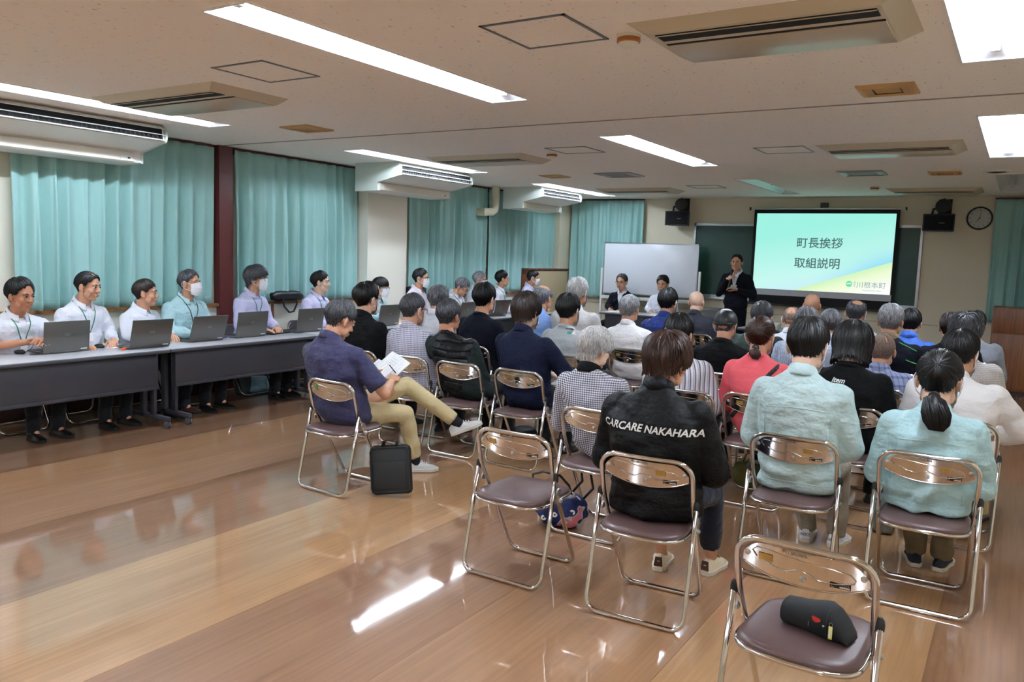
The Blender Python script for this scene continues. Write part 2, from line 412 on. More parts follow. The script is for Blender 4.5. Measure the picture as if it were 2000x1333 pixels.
# ------------------------------------------------------------------ ceiling equipment
def prism(mb, prof, y0, y1, mi=0):
    n = len(prof); v = [(p[0], y0, p[1]) for p in prof]+[(p[0], y1, p[1]) for p in prof]
    f = [(i, (i+1) % n, n+(i+1) % n, n+i) for i in range(n)]+[tuple(range(n))[::-1], tuple(range(n, 2*n))]
    return mb.add(v, f, mi)
m_side = mat('pale grey green plastic', (205, 214, 206), .45)
def hanging_ac(x, y0, y1, label):
    t = empty('ceiling_air_conditioner', (x, (y0+y1)/2, HC)); L2 = (y1-y0)/2
    # side view (x out into the room, z down)
    body = [(-.36, -.002), (-.36, -.345), (.0, -.335), (.0, -.235), (.29, -.175), (.37, -.155), (.335, -.02), (.30, -.002)]
    mb = MB(); prism(mb, [(a, b) for a, b in body], -L2+.02, L2-.02); b = mb.build('body', m_white, t, smooth=True)
    mb.v = []; 
    lowr = MB(); prism(lowr, [(-.01, -.24), (-.01, -.338), (.0, -.342), (.022, -.33), (.02, -.25)], -L2+.05, L2-.1); lowr.build('lower_grille_panel', m_offw, t, smooth=True)
    for s_ in (-1, 1):
        e = MB(); prism(e, [(-.365, 0), (-.365, -.35), (.005, -.34), (.005, -.24), (.29, -.18), (.375, -.16), (.39, -.12), (.385, -.06), (.34, -.015), (.305, 0)], s_*L2-(.02 if s_ > 0 else 0), s_*L2+(0 if s_ > 0 else .02))
        e.build('end_cover', m_side, t, smooth=True)
    o = MB(); prism(o, [(.348, -.038), (.366, -.135), (.374, -.135), (.356, -.038)], -L2+.04, L2-.04); o.build('outlet_opening', m_void, t)
    for k, zz in enumerate((-.036, -.09, -.137)):
        l = MB(); xo = .352+(.036+abs(zz)-.036)*.16+.006
        prism(l, [(xo-.01, zz-.005), (xo+.022, zz-.011), (xo+.024, zz-.005), (xo-.01, zz+.003)], -L2+.03, L2-.03); l.build('louvre', m_white, t)
    fins = MB(); n = int((y1-y0)/.045)
    for k in range(n):
        y = -L2+.06+k*(2*L2-.12)/(n-1); fins.quad((.362, y, -.095), (.376, y+.012, -.095), (.382, y+.012, -.132), (.368, y, -.132))
    f = fins.build('guide_fins', m_black, t); f['kind'] = 'stuff'
    MB().box(.018, .026, L2-.24, L2-.12, -.325, -.275, bev=.004).build('receiver_window', m_white, t)
    MB().box(.026, .029, L2-.17, L2-.145, -.31, -.297).build('sensor', m_black, t)
    tag(t, label, 'air conditioner', 'white ceiling-hung air conditioners')
hanging_ac(-7.13, 2.62, 4.62, 'long white ceiling-hung air conditioner nearest, above the left curtain')
hanging_ac(-6.87, 7.6, 9.12, 'white ceiling-hung air conditioner in front of the cream pillar')
hanging_ac(-6.85, 11.0, 12.3, 'smaller-looking white ceiling-hung air conditioner farthest away, beside the beige pipe')
# boxed pipe beside the far unit
p = MB(); p.tube([(-7.33, 10.95, HC), (-7.33, 10.95, 2.42), (-7.33, 10.93, 2.36), (-7.33, 10.86, 2.32), (-7.36, 10.7, 2.31), (-7.6, 10.7, 2.31)], .065, 10)
tag(p.build('duct_pipe', mat('beige pipe cover', (214, 208, 184), .5), smooth=True), 'beige covered pipe with an elbow, coming down beside the farthest hung air conditioner', 'pipe')

m_grille = mat('semi gloss beige grille', (186, 174, 152), .28)
m_cassrim = mat('beige cassette frame', (196, 184, 160), .45)
def cassette(cx, cy, wx, wy, label, gm=m_grille):
    t = empty('ceiling_cassette', (cx, cy, HC)); a, b = wx/2, wy/2; h = .045
    mb = MB(); o = [(-a, -b, 0), (a, -b, 0), (a, b, 0), (-a, b, 0)]; k = .09; i_ = [(-a+k, -b+.05, -h), (a-k, -b+.05, -h), (a-k, b-.03, -h), (-a+k, b-.03, -h)]
    for q in range(4): mb.quad(o[q], o[(q+1) % 4], i_[(q+1) % 4], i_[q])
    mb.quad(*i_[::-1]); mb.build('frame', m_cassrim, t, smooth=True)
    MB().box(-a+k+.02, a-k-.02, -b+.085, -b+.195, -h-.003, -h+.004).build('outlet_slot', m_void, t)
    MB().box(-a+k+.01, a-k-.01, -b+.25, -b+.275, -h-.002, -h+.003).build('gap', m_void, t)
    MB().box(-a+k+.01, a-k-.01, -b+.275, b-.045, -h-.006, -h+.002, bev=.003).build('intake_grille', gm, t, smooth=True)
    MB().box(-a+k+.02, a-k-.02, -b+.094, -b+.102, -h-.006, -h+.001).build('air_flap', m_cassrim, t)
    tag(t, label, 'air conditioner', 'beige ceiling cassette air conditioners')
cassette(-1.05, 3.80, 1.16, .68, 'long beige ceiling cassette air conditioner nearest, at top right beside a smoke detector')
cassette(-5.34, 3.83, 1.42, .66, 'beige ceiling cassette air conditioner at the left, above the nearest light strip')
cassette(-5.25, 7.66, 1.30, .66, 'beige ceiling cassette air conditioner left of the centre, with a smoke detector beside it')
cassette(-1.10, 8.02, 1.18, .70, 'beige ceiling cassette air conditioner at the right, its grille reflecting the screen')
cassette(-5.20, 11.85, 1.26, .66, 'beige ceiling cassette air conditioner far off, above the front wall curtain')
cassette(-1.12, 12.55, 1.16, .80, 'beige ceiling cassette air conditioner farthest right, above the right loudspeaker')

def diffuser(cx, cy, s, m, label, group):
    t = empty('ceiling_vent', (cx, cy, HC)); h = s/2
    mb = MB()
    prev = (h, 0)
    for (r, z) in ((h, -.012), (h-.03, -.02), (h-.05, -.008), (h-.08, -.016)):
        for q in range(4):
            sg = [(-1, -1), (1, -1), (1, 1), (-1, 1)]; A, B = sg[q], sg[(q+1) % 4]
            mb.quad((A[0]*prev[0], A[1]*prev[0], prev[1]), (B[0]*prev[0], B[1]*prev[0], prev[1]), (B[0]*r, B[1]*r, z), (A[0]*r, A[1]*r, z))
        prev = (r, z)
    r = prev[0]; mb.quad((-r, -r, -.006), (-r, r, -.006), (r, r, -.006), (r, -r, -.006)); mb.build('frame', m, t)
    n = 9
    for k in range(n):
        y = -r+.02+k*(2*r-.04)/(n-1); MB().box(-r+.01, r-.01, y-.004, y+.004, -.014, -.006).build('slat', m, t)
    MB().box(-r+.005, r-.005, -r+.01, r-.01, -.0075, -.0065).build('opening', m_void if m is not m_tan else mat('dark tan', (96, 70, 38), .7), t)
    tag(t, label, 'ceiling vent', group)
diffuser(-5.58, 5.23, .34, m_tan, 'tan square ceiling vent on the left, just before the ceiling joint', 'tan ceiling vents')
diffuser(-.78, 5.38, .32, m_tan, 'tan square ceiling vent nearest on the right', 'tan ceiling vents')
diffuser(-5.47, 9.6, .32, m_tan, 'tan square ceiling vent far left, above the second hung air conditioner', 'tan ceiling vents')
diffuser(-.83, 10.26, .32, m_tan, 'tan square ceiling vent far right', 'tan ceiling vents')
m_gv = mat('grey vent', (150, 152, 150), .35, .3)
diffuser(-4.52, 9.62, .5, m_gv, 'grey square ceiling vent left of the middle light row', 'grey ceiling vents')
diffuser(-1.66, 10.08, .48, m_gv, 'grey square ceiling vent on the right, tinted by the screen', 'grey ceiling vents')
for i, (cx, cy, lb) in enumerate(((-4.05, 3.46, 'ceiling access hatch on the left, near the light strip'), (-2.04, 3.43, 'largest-looking ceiling access hatch, at the top middle'), (-3.94, 7.31, 'ceiling access hatch beyond the joint, left of the middle light'), (-2.01, 7.9, 'ceiling access hatch beyond the joint, right of the middle light'), (-4.0, 11.5, 'farthest ceiling access hatch, toward the chalkboard'))):
    t = empty('access_hatch', (cx, cy, HC)); s = .23; mb = MB(); w_ = .016
    for (a, b, c, d) in ((-s, s, -s, -s+w_), (-s, s, s-w_, s), (-s, -s+w_, -s, s), (s-w_, s, -s, s)): mb.box(a, b, c, d, -.005, .003)
    mb.build('frame', m_grey, t); MB().box(-s+w_, s-w_, -s+w_, s-w_, -.0015, .002).build('cover', m_ceil, t)
    tag(t, 'square '+lb+', framed in grey', 'access hatch', 'ceiling access hatches')
for cx, cy, lb in ((-1.70, 3.65, 'nearest, beside the long cassette'), (-4.29, 7.45, 'beside the centre-left cassette'), (-1.79, 11.9, 'farthest, near the screen')):
    t = empty('smoke_detector', (cx, cy, HC))
    MB().lathe([(.058, 0), (.06, -.012), (.052, -.016)], n=20).build('base', m_offw, t, smooth=True)
    MB().lathe([(.056, -.014), (.058, -.03), (.054, -.036)], n=20).build('ring', mat('amber plastic', (170, 104, 44), .4), t, smooth=True)
    MB().lathe([(.05, -.034), (.046, -.048), (.03, -.056), (.01, -.058)], n=20).build('dome', m_offw, t, smooth=True)
    tag(t, 'round white smoke detector with an amber ring, '+lb, 'smoke detector', 'smoke detectors')
t = empty('round_vent', (-.33, 10.2, HC)); MB().lathe([(.13, 0), (.13, -.008), (.11, -.014)], n=24).build('rim', m_white, t, smooth=True)
for r in (.09, .06, .03): MB().lathe([(r, -.012), (r, -.018), (r-.012, -.018)], n=20).build('ring', m_gv, t)
tag(t, 'small round white vent behind the right row of lights', 'ceiling vent')

# ------------------------------------------------------------------ front wall
t = empty('chalkboard', (-3.12, YF-.04, 1.02))
MB().box(-1.77, 1.77, 0, .04, 0, 1.26).build('board', m_green_board, t)
for nm, a in (('frame_rail', (-1.80, 1.80, -.02, .03, 1.24, 1.28)), ('frame_stile', (-1.80, -1.765, -.02, .03, 0, 1.28)), ('frame_stile', (1.765, 1.80, -.02, .03, 0, 1.28))): MB().box(*a).build(nm, m_alu, t)
MB().box(-1.80, 1.80, -.09, .03, -.03, .0, bev=.006).build('chalk_tray', m_alu, t, smooth=True)
MB().box(-1.77, 1.77, -.012, 0, .0, .05).build('chalk_rail', m_alu, t)
MB().box(.55, .556, -.003, .0, .03, 1.24).build('panel_joint', m_grey, t)
tag(t, 'wide green chalkboard in an aluminium frame behind the projection screen', 'chalkboard')
t = empty('blackboard_eraser', (-4.0, YF-.1, 1.02)); MB().box(-.07, .07, -.025, .025, 0, .02, bev=.004).build('felt', m_rubber, t); MB().box(-.07, .07, -.025, .025, .02, .045, bev=.006).build('grip', m_green_board, t, smooth=True)
tag(t, 'small chalk eraser lying on the chalk tray left of the standing speaker', 'eraser')

# screen
SC = empty('projection_screen', (-2.75, YF-.17, 0))
q = {}
def sp(px, py):
    p_ = at(px, py, y=YF-.19); return (p_.x+2.75, p_.z)
c_tl, c_tr, c_bl, c_br = sp(1479, 415), sp(1751, 419.5), sp(1474, 565), sp(1740, 575)
x0, x1 = c_tl[0], c_tr[0]; z1 = (c_tl[1]+c_tr[1])/2; z0 = (c_bl[1]+c_br[1])/2
m_scb = mat('black screen border', (10, 10, 11), .8)
MB().box(x0-.05, x1+.05, 0, .004, z0-.24, z1+.06).build('masking_border', m_scb, SC)
m_sl = mat('projected slide', (0, 0, 0), .9)
def _slide():
    m = m_sl; tc = N(m, 'ShaderNodeTexCoord'); sx = N(m, 'ShaderNodeSeparateXYZ'); L(m, tc.outputs['Generated'], sx.inputs[0])
    u, v = sx.outputs[0], sx.outputs[2]
    g = math_node(m, 'MULTIPLY_ADD', u, -.35, math_node(m, 'MULTIPLY', v, 1.0))
    base = ramp(m, math_node(m, 'ADD', g, .35), [(.12, (202, 232, 250)), (.42, (196, 246, 238)), (1., (158, 240, 224))])
    d = math_node(m, 'SUBTRACT', v, math_node(m, 'MULTIPLY_ADD', u, .60, -.19))   # below the diagonal
    blue = ramp(m, math_node(m, 'MULTIPLY_ADD', d, 2.2, .5), [(.5, (150, 222, 248)), (.95, (170, 236, 236))])
    bl = math_node(m, 'MULTIPLY', math_node(m, 'SMOOTH_MIN', math_node(m, 'MAXIMUM', math_node(m, 'MULTIPLY_ADD', u, 2.2, -1.0), 0), 1, .1), math_node(m, 'MAXIMUM', math_node(m, 'MULTIPLY_ADD', d, -3.2, 1.), 0))
    c1 = mixc(m, bl, base, blue)
    low = ramp(m, math_node(m, 'MULTIPLY_ADD', d, -2.4, 0), [(0, (206, 244, 186)), (.28, (236, 250, 214)), (.8, (252, 252, 250))])
    msk = math_node(m, 'LESS_THAN', d, 0)
    c2 = mixc(m, msk, c1, low)
    L(m, c2, bsdf(m).inputs['Emission Color']); bsdf(m).inputs['Emission Strength'].default_value = SLIDE
    bsdf(m).inputs['Base Color'].default_value = (.02, .02, .02, 1)
_slide()
MB().box(x0, x1, -.003, 0, z0, z1).build('projected_slide', m_sl, SC)
MB().box(x0-.02, x1+.02, -.003, 0, z0-.10, z0).build('blank_screen_strip', mat('white screen fabric', (190, 192, 200), .9), SC)
MB().box(x0-.08, x1+.08, -.012, .012, z0-.27, z0-.24, bev=.005).build('weight_bar', m_black, SC, smooth=True)
MB().box(x0-.10, x1+.12, -.02, .02, z1+.06, z1+.085, bev=.006).build('roller_bar', m_alu, SC, smooth=True)
for s_ in (x0-.13, x1+.12): MB().box(s_, s_+.02, -.03, .03, z1+.05, z1+.1, bev=.004).build('bar_end', m_black, SC)
MB().box(-.06, .06, -.03, .02, z1+.09, z1+.17, bev=.006).build('bracket', m_black, SC)
m_ink = mat('dark slide ink', (0, 0, 0), .9, emit=((74, 112, 112), SLIDE))
m_ink2 = mat('grey slide ink', (0, 0, 0), .9, emit=((140, 168, 180), SLIDE))
m_ink3 = mat('green slide ink', (0, 0, 0), .9, emit=((112, 220, 172), SLIDE))
m_inkw = mat('white slide ink', (0, 0, 0), .9, emit=((240, 255, 250), SLIDE))
W_, H_ = x1-x0, z1-z0
R90 = (PI/2, 0, 0)
text_obj('町長挨拶', .178, m_ink, SC, (x0+W_*.483, -.005, z0+H_*.612), R90, 'slide_title', bold=.0022)
text_obj('取組説明', .178, m_ink, SC, (x0+W_*.475, -.005, z0+H_*.352), R90, 'slide_title', bold=.0022)
text_obj('川根本町', .105, m_ink2, SC, (x0+W_*.868, -.005, z0+H_*.105), R90, 'slide_lettering', spacing=1.05)
text_obj('静\n岡\n県', .031, m_ink2, SC, (x0+W_*.755, -.005, z0+H_*.112), R90, 'slide_lettering')
text_obj('Kawanehoncho Town', .03, m_ink2, SC, (x0+W_*.875, -.005, z0+H_*.042), R90, 'slide_lettering')
lg = MB(); lg.lathe([(.048, -.004), (.048, -.006)], n=28, axis='y'); o = lg.build('slide_emblem', m_ink3, SC, loc=(x0+W_*.716, 0, z0+H_*.115))
lg = MB()
lg.add([(-.04, -.0065, -.004), (-.018, -.0065, .018), (-.006, -.0065, .006), (.012, -.0065, .022), (.038, -.0065, -.002), (.03, -.0065, -.008), (.012, -.0065, .008), (-.004, -.0065, -.006), (-.018, -.0065, .004), (-.034, -.0065, -.012)], [(0, 1, 8, 9), (1, 2, 7, 8), (2, 3, 6, 7), (3, 4, 5, 6)])
lg.build('emblem_mountain', m_inkw, o)
tag(SC, 'lit roll-down projection screen showing a mint green title slide', 'projection screen')

# whiteboard
t = empty('whiteboard', (-5.60, 13.36, 0))
MB().box(-.89, .88, -.012, .012, 1.01, 1.91, bev=.004).build('board', mat('whiteboard enamel', (236, 240, 248), .22), t, smooth=True)
for a in ((-.905, -.885, .995, 1.925), (.875, .895, .995, 1.925)): MB().box(a[0], a[1], -.018, .018, a[2], a[3]).build('frame_stile', m_alu, t)
for a in ((1.91, 1.927), (.993, 1.01)): MB().box(-.905, .895, -.018, .018, a[0], a[1]).build('frame_rail', m_alu, t)
MB().box(-.90, .9, -.05, -.02, .90, .96, bev=.006).build('pen_tray', m_white, t, smooth=True)
for x_ in (-.93, .93):
    MB().box(x_-.02, x_+.02, -.02, .02, .06, 1.46, bev=.004).build('post', m_white, t, smooth=True)
    MB().box(x_-.02, x_+.02, -.22, .22, .05, .09, bev=.004).build('foot', m_white, t, smooth=True)
    for y_ in (-.19, .19): MB().lathe([(.025, -.01), (.025, .01)], c=(x_, y_, .025), axis='x', n=12).build('caster', m_rubber, t)
MB().box(-.93, .93, -.015, .015, .30, .34).build('cross_bar', m_white, t)
tag(t, 'wide white board on a white wheeled stand behind the two seated men', 'whiteboard')

# loudspeakers
m_spk = mat('black speaker cabinet', (16, 18, 26), .5)
for x_, z_, tl, lb in ((-5.15, 2.37, .05, 'left one, above the chalkboard corner'), (-1.09, 2.33, -.05, 'right one, beside the clock')):
    t = empty('loudspeaker', (x_, YF-.2, z_), tl)
    mb = MB(); mb.add([(-.22, -.12, .125), (.2, -.12, .125), (.2, -.12, -.125), (-.22, -.12, -.125), (-.17, .1, .125), (.15, .1, .125), (.15, .1, -.125), (-.17, .1, -.125)], [(0, 3, 2, 1), (4, 5, 6, 7), (0, 1, 5, 4), (3, 7, 6, 2), (1, 2, 6, 5), (0, 4, 7, 3)])
    mb.build('cabinet', m_spk, t); MB().box(-.2, .18, -.132, -.12, -.105, .105, bev=.006).build('grille', mat('speaker cloth', (14, 15, 22), .9), t, smooth=True)
    MB().box(.0, .07, -.135, -.13, -.012, -.002).build('badge', m_grey, t)
    MB().lathe([(.03, -.06), (.1, -.05), (.11, .0), (.1, .04), (.03, .05)], c=(.02, -.0, .245), axis='y', n=22).build('swivel_disc', m_black, t, smooth=True)
    MB().tube([(-.12, 0, .13), (-.11, 0, .2), (.02, .03, .24), (.02, .12, .24), (.02, .2, .24)], .018, 8).build('bracket_arm', m_black, t, smooth=True)
    MB().box(-.07, .11, .19, .2, .12, .36).build('wall_plate', m_black, t)
    MB().tube([(.02, .02, .3), (.02, .05, .36)], .012, 6).build('cable', m_black, t)
    tag(t, 'black loudspeaker on a swivel wall bracket, '+lb, 'loudspeaker', 'black loudspeakers on the front wall')
# clock
t = empty('wall_clock', (-.60, YF-.03, 2.41))
MB().lathe([(.162, -.02), (.162, .03)], axis='y', n=40).build('face', mat('clock face', (196, 196, 190), .5), t)
ringp = [(.158*math.cos(2*PI*k/40), -.02, .158*math.sin(2*PI*k/40)) for k in range(40)]
MB().tube(ringp, .011, 8, closed=True).build('rim', m_black, t, smooth=True)
for h_ in range(1, 13):
    a = h_*PI/6
    text_obj(str(h_), .036, m_black, t, (.122*math.sin(a), -.0215, .122*math.cos(a)), R90, 'numeral')
for k in range(60):
    a = k*PI/30
    if k % 5 == 0:
        MB().box(-.0018, .0018, -.0225, -.0205, .138, .146).build('minute_mark', m_black, t, rot=(0, a, 0))
for nm, a, l, ww in (('hour_hand', math.radians(215), .075, .0045), ('minute_hand', math.radians(8), .11, .0032)):
    MB().add([(-ww, -.024, -.02), (ww, -.024, -.02), (ww*.5, -.024, l), (-ww*.5, -.024, l)], [(0, 1, 2, 3)]).build(nm, m_black, t, rot=(0, a, 0))
MB().lathe([(.007, -.028), (.007, -.022)], axis='y', n=12).build('pin', m_black, t)
tag(t, 'round white wall clock with a thin black rim beside the right loudspeaker', 'wall clock')
# switch plates on the front wall
t = empty('outlet_box', (-4.18, 12.62, .5)); MB().box(-.16, .16, -.1, .1, -.5, .4, bev=.01).build('cabinet', mat('grey steel cabinet', (104, 100, 98), .5), t, smooth=True); MB().box(-.14, .14, -.106, -.1, -.46, .36).build('door', mat('grey steel door', (92, 88, 86), .5), t)
t.name = 'equipment_cabinet'; tag(t, 'low grey equipment cabinet below the chalkboard, right of the whiteboard', 'cabinet')

# wooden partition cabinet at the far left
c0 = at(1028, 525, y=12.2)
t = empty('partition_cabinet', (-7.46, 12.85, 0))
MB().box(-.09, .09, -.73, .73, .05, 1.38, bev=.006).build('body', m_dwood, t, smooth=True)
MB().box(-.10, .11, -.75, .75, 1.38, 1.41, bev=.012).build('top_board', m_dwood, t, smooth=True)
MB().box(.088, .100, -.70, .71, .1, 1.36, bev=.004).build('felt_panel', mat('beige felt panel', (186, 168, 134), .9, bump=(300, .3, .002)), t)
MB().box(-.07, .07, -.738, -.728, .12, 1.30).build('side_panel', mat('brown panel', (130, 72, 40), .4), t)
MB().box(-.08, .08, -.72, .72, 0, .05).build('plinth', m_black, t)
tag(t, 'dark wooden cabinet with a beige felt front, standing by the far left curtain', 'cabinet')
# wooden cabinet front right
t = empty('wooden_cabinet', (.33, 12.75, 0))
m_bw = mat('brown veneer', (128, 78, 44), .4); wood_grain(m_bw, (112, 66, 36), (144, 90, 52), (60, 60, 2))
MB().box(-.62, .6, -.24, .3, .06, 1.17, bev=.006).build('body', m_bw, t, smooth=True)
for a in ((-.60, -.01), (.01, .58)):
    d = MB().box(a[0], a[1], -.258, -.242, .09, .82, bev=.003).build('door', m_bw, t, smooth=True)
    MB().box((a[1]-.05 if a[0] < 0 else a[0]+.03), (a[1]-.03 if a[0] < 0 else a[0]+.05), -.27, -.258, .45, .55, bev=.003).build('handle', m_grey, d)
    MB().box(a[0], a[1], -.258, -.242, .835, 1.15, bev=.003).build('upper_panel', m_bw, t, smooth=True)
MB().box(-.6, .58, -.22, .28, 0, .06).build('plinth', m_base, t)
tag(t, 'brown veneered cabinet below the right-hand curtain', 'cabinet')

# ------------------------------------------------------------------ folding tables
def folding_table(x_front, y0, y1, label, facing='x', z=.70, loc=None):
    """front (modesty side) towards +x"""
    t = empty('folding_table', (x_front, (y0+y1)/2, 0)); L2 = (y1-y0)/2-.006; D = .60
    MB().box(-D, 0, -L2, L2, z-.008, z, bev=.003).build('tabletop', m_tbl, t, smooth=True)
    MB().box(-D-.004, .004, -L2-.003, L2+.003, z-.034, z-.0085, bev=.006).build('edge_band', m_tbe, t, smooth=True)
    MB().box(-.075, -.063, -L2+.08, L2-.08, z-.345, z-.036, bev=.003).build('modesty_panel', m_panel, t, smooth=True)
    MB().box(-.08, -.055, -L2+.08, L2-.08, z-.365, z-.335, bev=.004).build('panel_lower_rail', m_panel, t, smooth=True)
    for s_ in (-1, 1):
        y_ = s_*(L2-.10)
        MB().box(-.29, -.23, y_-.02, y_+.02, .075, z-.034, bev=.004).build('leg', m_panel, t, smooth=True)
        MB().box(-.14, -.08, y_-.015, y_+.015, .07, z-.034, bev=.004).build('leg', m_panel, t, smooth=True)
        MB().box(-.60, .12, y_-.02, y_+.02, .062, .105, bev=.008).build('foot', m_panel, t, smooth=True)
        MB().box(-D+.05, -.05, y_-.015, y_+.015, z-.06, z-.034).build('top_bracket', m_panel, t)
        for x_ in (-.57, .09):
            for d in (-.016, .004): MB().lathe([(.022, 0), (.033, .002), (.033, .011), (.022, .013)], c=(x_, y_+d, .033), axis='y', n=14).build('caster', mat('grey caster', (92, 92, 96), .5), t, smooth=True)
    tag(t, label, 'table', 'grey folding tables in a row')
    return t
folding_table(-6.43, 2.60, 4.41, 'grey-topped folding table nearest at the left edge, with a charcoal front panel')
folding_table(-6.44, 4.42, 6.26, 'second folding table of the row, with three laptops on it')
folding_table(-6.50, 6.27, 8.09, 'third folding table of the row, behind the man in the dark polo shirt')
folding_table(-6.50, 8.10, 9.92, 'fourth folding table of the row, partly hidden by the audience')
folding_table(-6.50, 9.93, 11.75, 'farthest folding table of the row, by the wooden partition cabinet')
ft = folding_table(0, 0, 1.8, 'folding table at the front, in front of the whiteboard')
ft.location = (-5.1, 12.22, 0.03); ft.rotation_euler = (0, 0, -PI/2); ft['group'] = 'grey folding tables'
wt = folding_table(0, 0, 1.8, 'white-topped folding table below the screen, carrying the projector'); wt.location = (-2.55, 11.6, 0); wt.rotation_euler = (0, 0, -PI/2); wt['group'] = 'grey folding tables'

def laptop(x, y, wd, ang, z=.70, lean=100, label=''):
    t = empty('laptop', (x, y, z), ang)
    MB().box(-.25, 0, -wd/2, wd/2, .004, .02, bev=.004).build('base', m_lap, t, smooth=True)
    MB().box(-.235, -.03, -wd/2+.02, wd/2-.02, .0195, .022).build('keyboard', m_black, t)
    a = math.radians(lean-90)
    lid = MB().box(-.006, .006, -wd/2, wd/2, 0, .26, bev=.003).build('lid', m_lap, t, smooth=True, loc=(.002, 0, .014), rot=(0, a, 0))
    MB().box(-.0075, -.0065, -wd/2+.01, wd/2-.01, .015, .25).build('screen', mat('laptop display', (40, 60, 90), .2, emit=((150, 180, 210), .4)), lid)
    em = MB(); pts = [(.0068, .022*math.cos(th)/(1+math.sin(th)**2), .145+.03*math.sin(th)*math.cos(th)/(1+math.sin(th)**2)) for th in np.linspace(0, 2*PI, 25)[:-1]]
    em.tube(pts, .0009, 4, closed=True).build('emblem', m_alu, lid)
    MB().box(.0062, .0068, wd/2-.075, wd/2-.02, .012, .02).build('sticker', m_paper, lid)
    for s_ in (-1, 1): MB().lathe([(.006, -.012), (.006, .012)], c=(0, s_*wd*.32, .014), axis='y', n=8).build('hinge', m_black, t)
    tag(t, label, 'laptop', 'dark silver laptops on the long tables'); return t
laptop(-6.76, 3.65, .385, -.0, label='dark silver laptop nearest at the left, facing the man leaning on the table', lean=97)
laptop(-6.61, 4.32, .385, -.05, label='dark silver laptop at the right end of the nearest table', lean=106)
laptop(-6.72, 5.00, .385, -.03, label='dark silver laptop in front of the masked man in the pale teal jacket', lean=110)
laptop(-6.74, 5.56, .385, .0, label='dark silver laptop in front of the masked man in the lilac shirt', lean=99)
laptop(-6.75, 6.38, .385, .0, label='dark silver laptop in front of the young man at the second table', lean=99)
laptop(-6.70, 7.66, .385, .0, label='dark silver laptop behind the head of the man in black', lean=100)
laptop(-6.70, 9.3, .385, .0, label='dark silver laptop half hidden behind the man in navy, before the man bowing', lean=112)
laptop(-6.72, 10.2, .4, -.1, label='dark silver laptop between the man in navy and the one with smooth brown hair', lean=112)
laptop(-6.76, 11.2, .4, -.1, label='black-looking laptop farthest along the tables, before the wooden cabinet', lean=100)

def papers(x, y, z, a, b, rz, label, n=2, m=m_paper, h=.002):
    t = empty('paper_stack', (x, y, z), rz)
    for k in range(n): MB().box(-a/2, a/2, -b/2, b/2, 0, h).build('sheet', m, t, loc=(.006*k, .01*k, k*h), rot=(0, 0, .06*k))
    tag(t, label, 'papers', 'papers on the tables'); return t
papers(-6.96, 4.16, .70, .30, .22, .2, 'white papers under the hand of the second man at the table', 3)
papers(-6.93, 4.62, .70, .21, .28, .1, 'white papers beside the second laptop', 2)
papers(-6.98, 5.3, .70, .21, .28, -.1, 'papers beside the laptop of the man in the teal jacket', 2)
papers(-6.92, 6.0, .70, .24, .3, .15, 'black folder with papers between the two laptops of the second table', 2, m_black, .006)
papers(-6.80, 6.85, .70, .21, .30, .1, 'white papers right of the young man\'s laptop', 3)
papers(-6.86, 9.65, .70, .21, .30, .3, 'white papers in front of the man writing with bowed head', 2)
papers(-6.75, 8.15, .70, .21, .30, .1, 'white papers right of the sixth laptop', 2)
papers(-5.85, 12.5, .73, .3, .21, .0, 'white papers in front of the man in the navy suit', 3)
papers(-5.05, 12.5, .73, .3, .21, .0, 'white papers in front of the man in the white shirt at the front table', 3)
t = empty('blue_folder', (-6.93, 5.18, .704), .1); MB().box(-.11, .11, -.15, .15, 0, .008, bev=.003).build('cover', mat('blue folder', (24, 60, 150), .4), t); MB().box(-.03, .03, -.05, .05, .008, .014).build('clip', m_grey, t)
tag(t, 'blue folder beside the third laptop', 'folder')
# mice
def mouse(x, y, label, cord=True):
    t = empty('computer_mouse', (x, y, .70), .3)
    MB().ell((0, 0, .014), (.052, .032, .022), 16, 10).build('body', m_black, t, smooth='all'); MB().lathe([(.006, -.003), (.006, .003)], c=(.028, 0, .033), axis='y', n=10).build('wheel', m_rubber, t)
    if cord: MB().tube([(.05, 0, .012), (.08, .03, .04), (.07, .08, .085), (.10, .12, .05), (.13, .13, .006), (.15, .02, .004), (.12, -.02, .004)], .003, 5).build('cord', m_black, t, smooth=True)
    tag(t, label, 'computer mouse', 'black computer mice')
mouse(-6.93, 3.36, 'black mouse with a looped cord left of the nearest laptop')
mouse(-6.90, 4.02, 'black mouse under the hand of the second man at the table', False)
mouse(-6.86, 5.84, 'black mouse right of the fourth laptop', False)
t = empty('cable_tag', (-6.62, 4.08, .70), .4); MB().box(-.012, .012, -.02, .02, 0, .02, bev=.003).build('body', mat('orange plastic', (230, 92, 30), .4), t); MB().tube([(0, .02, .008), (.01, .06, .006), (-.03, .12, .005), (-.06, .16, .006)], .004, 5).build('cable', m_black, t, smooth=True)
tag(t, 'small orange cable tag lying between the first two laptops', 'cable tag')
t = empty('tissue_box', (-6.62, 10.62, .70), .1); MB().box(-.06, .06, -.12, .12, 0, .05, bev=.004).build('box', mat('red orange card', (226, 74, 40), .5), t, smooth=True); MB().add([(-.03, -.05, .05), (.03, -.05, .05), (.03, .06, .05), (-.03, .06, .05), (0, -.04, .14), (.01, .05, .11)], [(0, 1, 4), (1, 2, 5, 4), (2, 3, 5), (3, 0, 4, 5)]).build('tissue', m_paper, t)
tag(t, 'orange box with a white tissue standing on the fourth table', 'box')
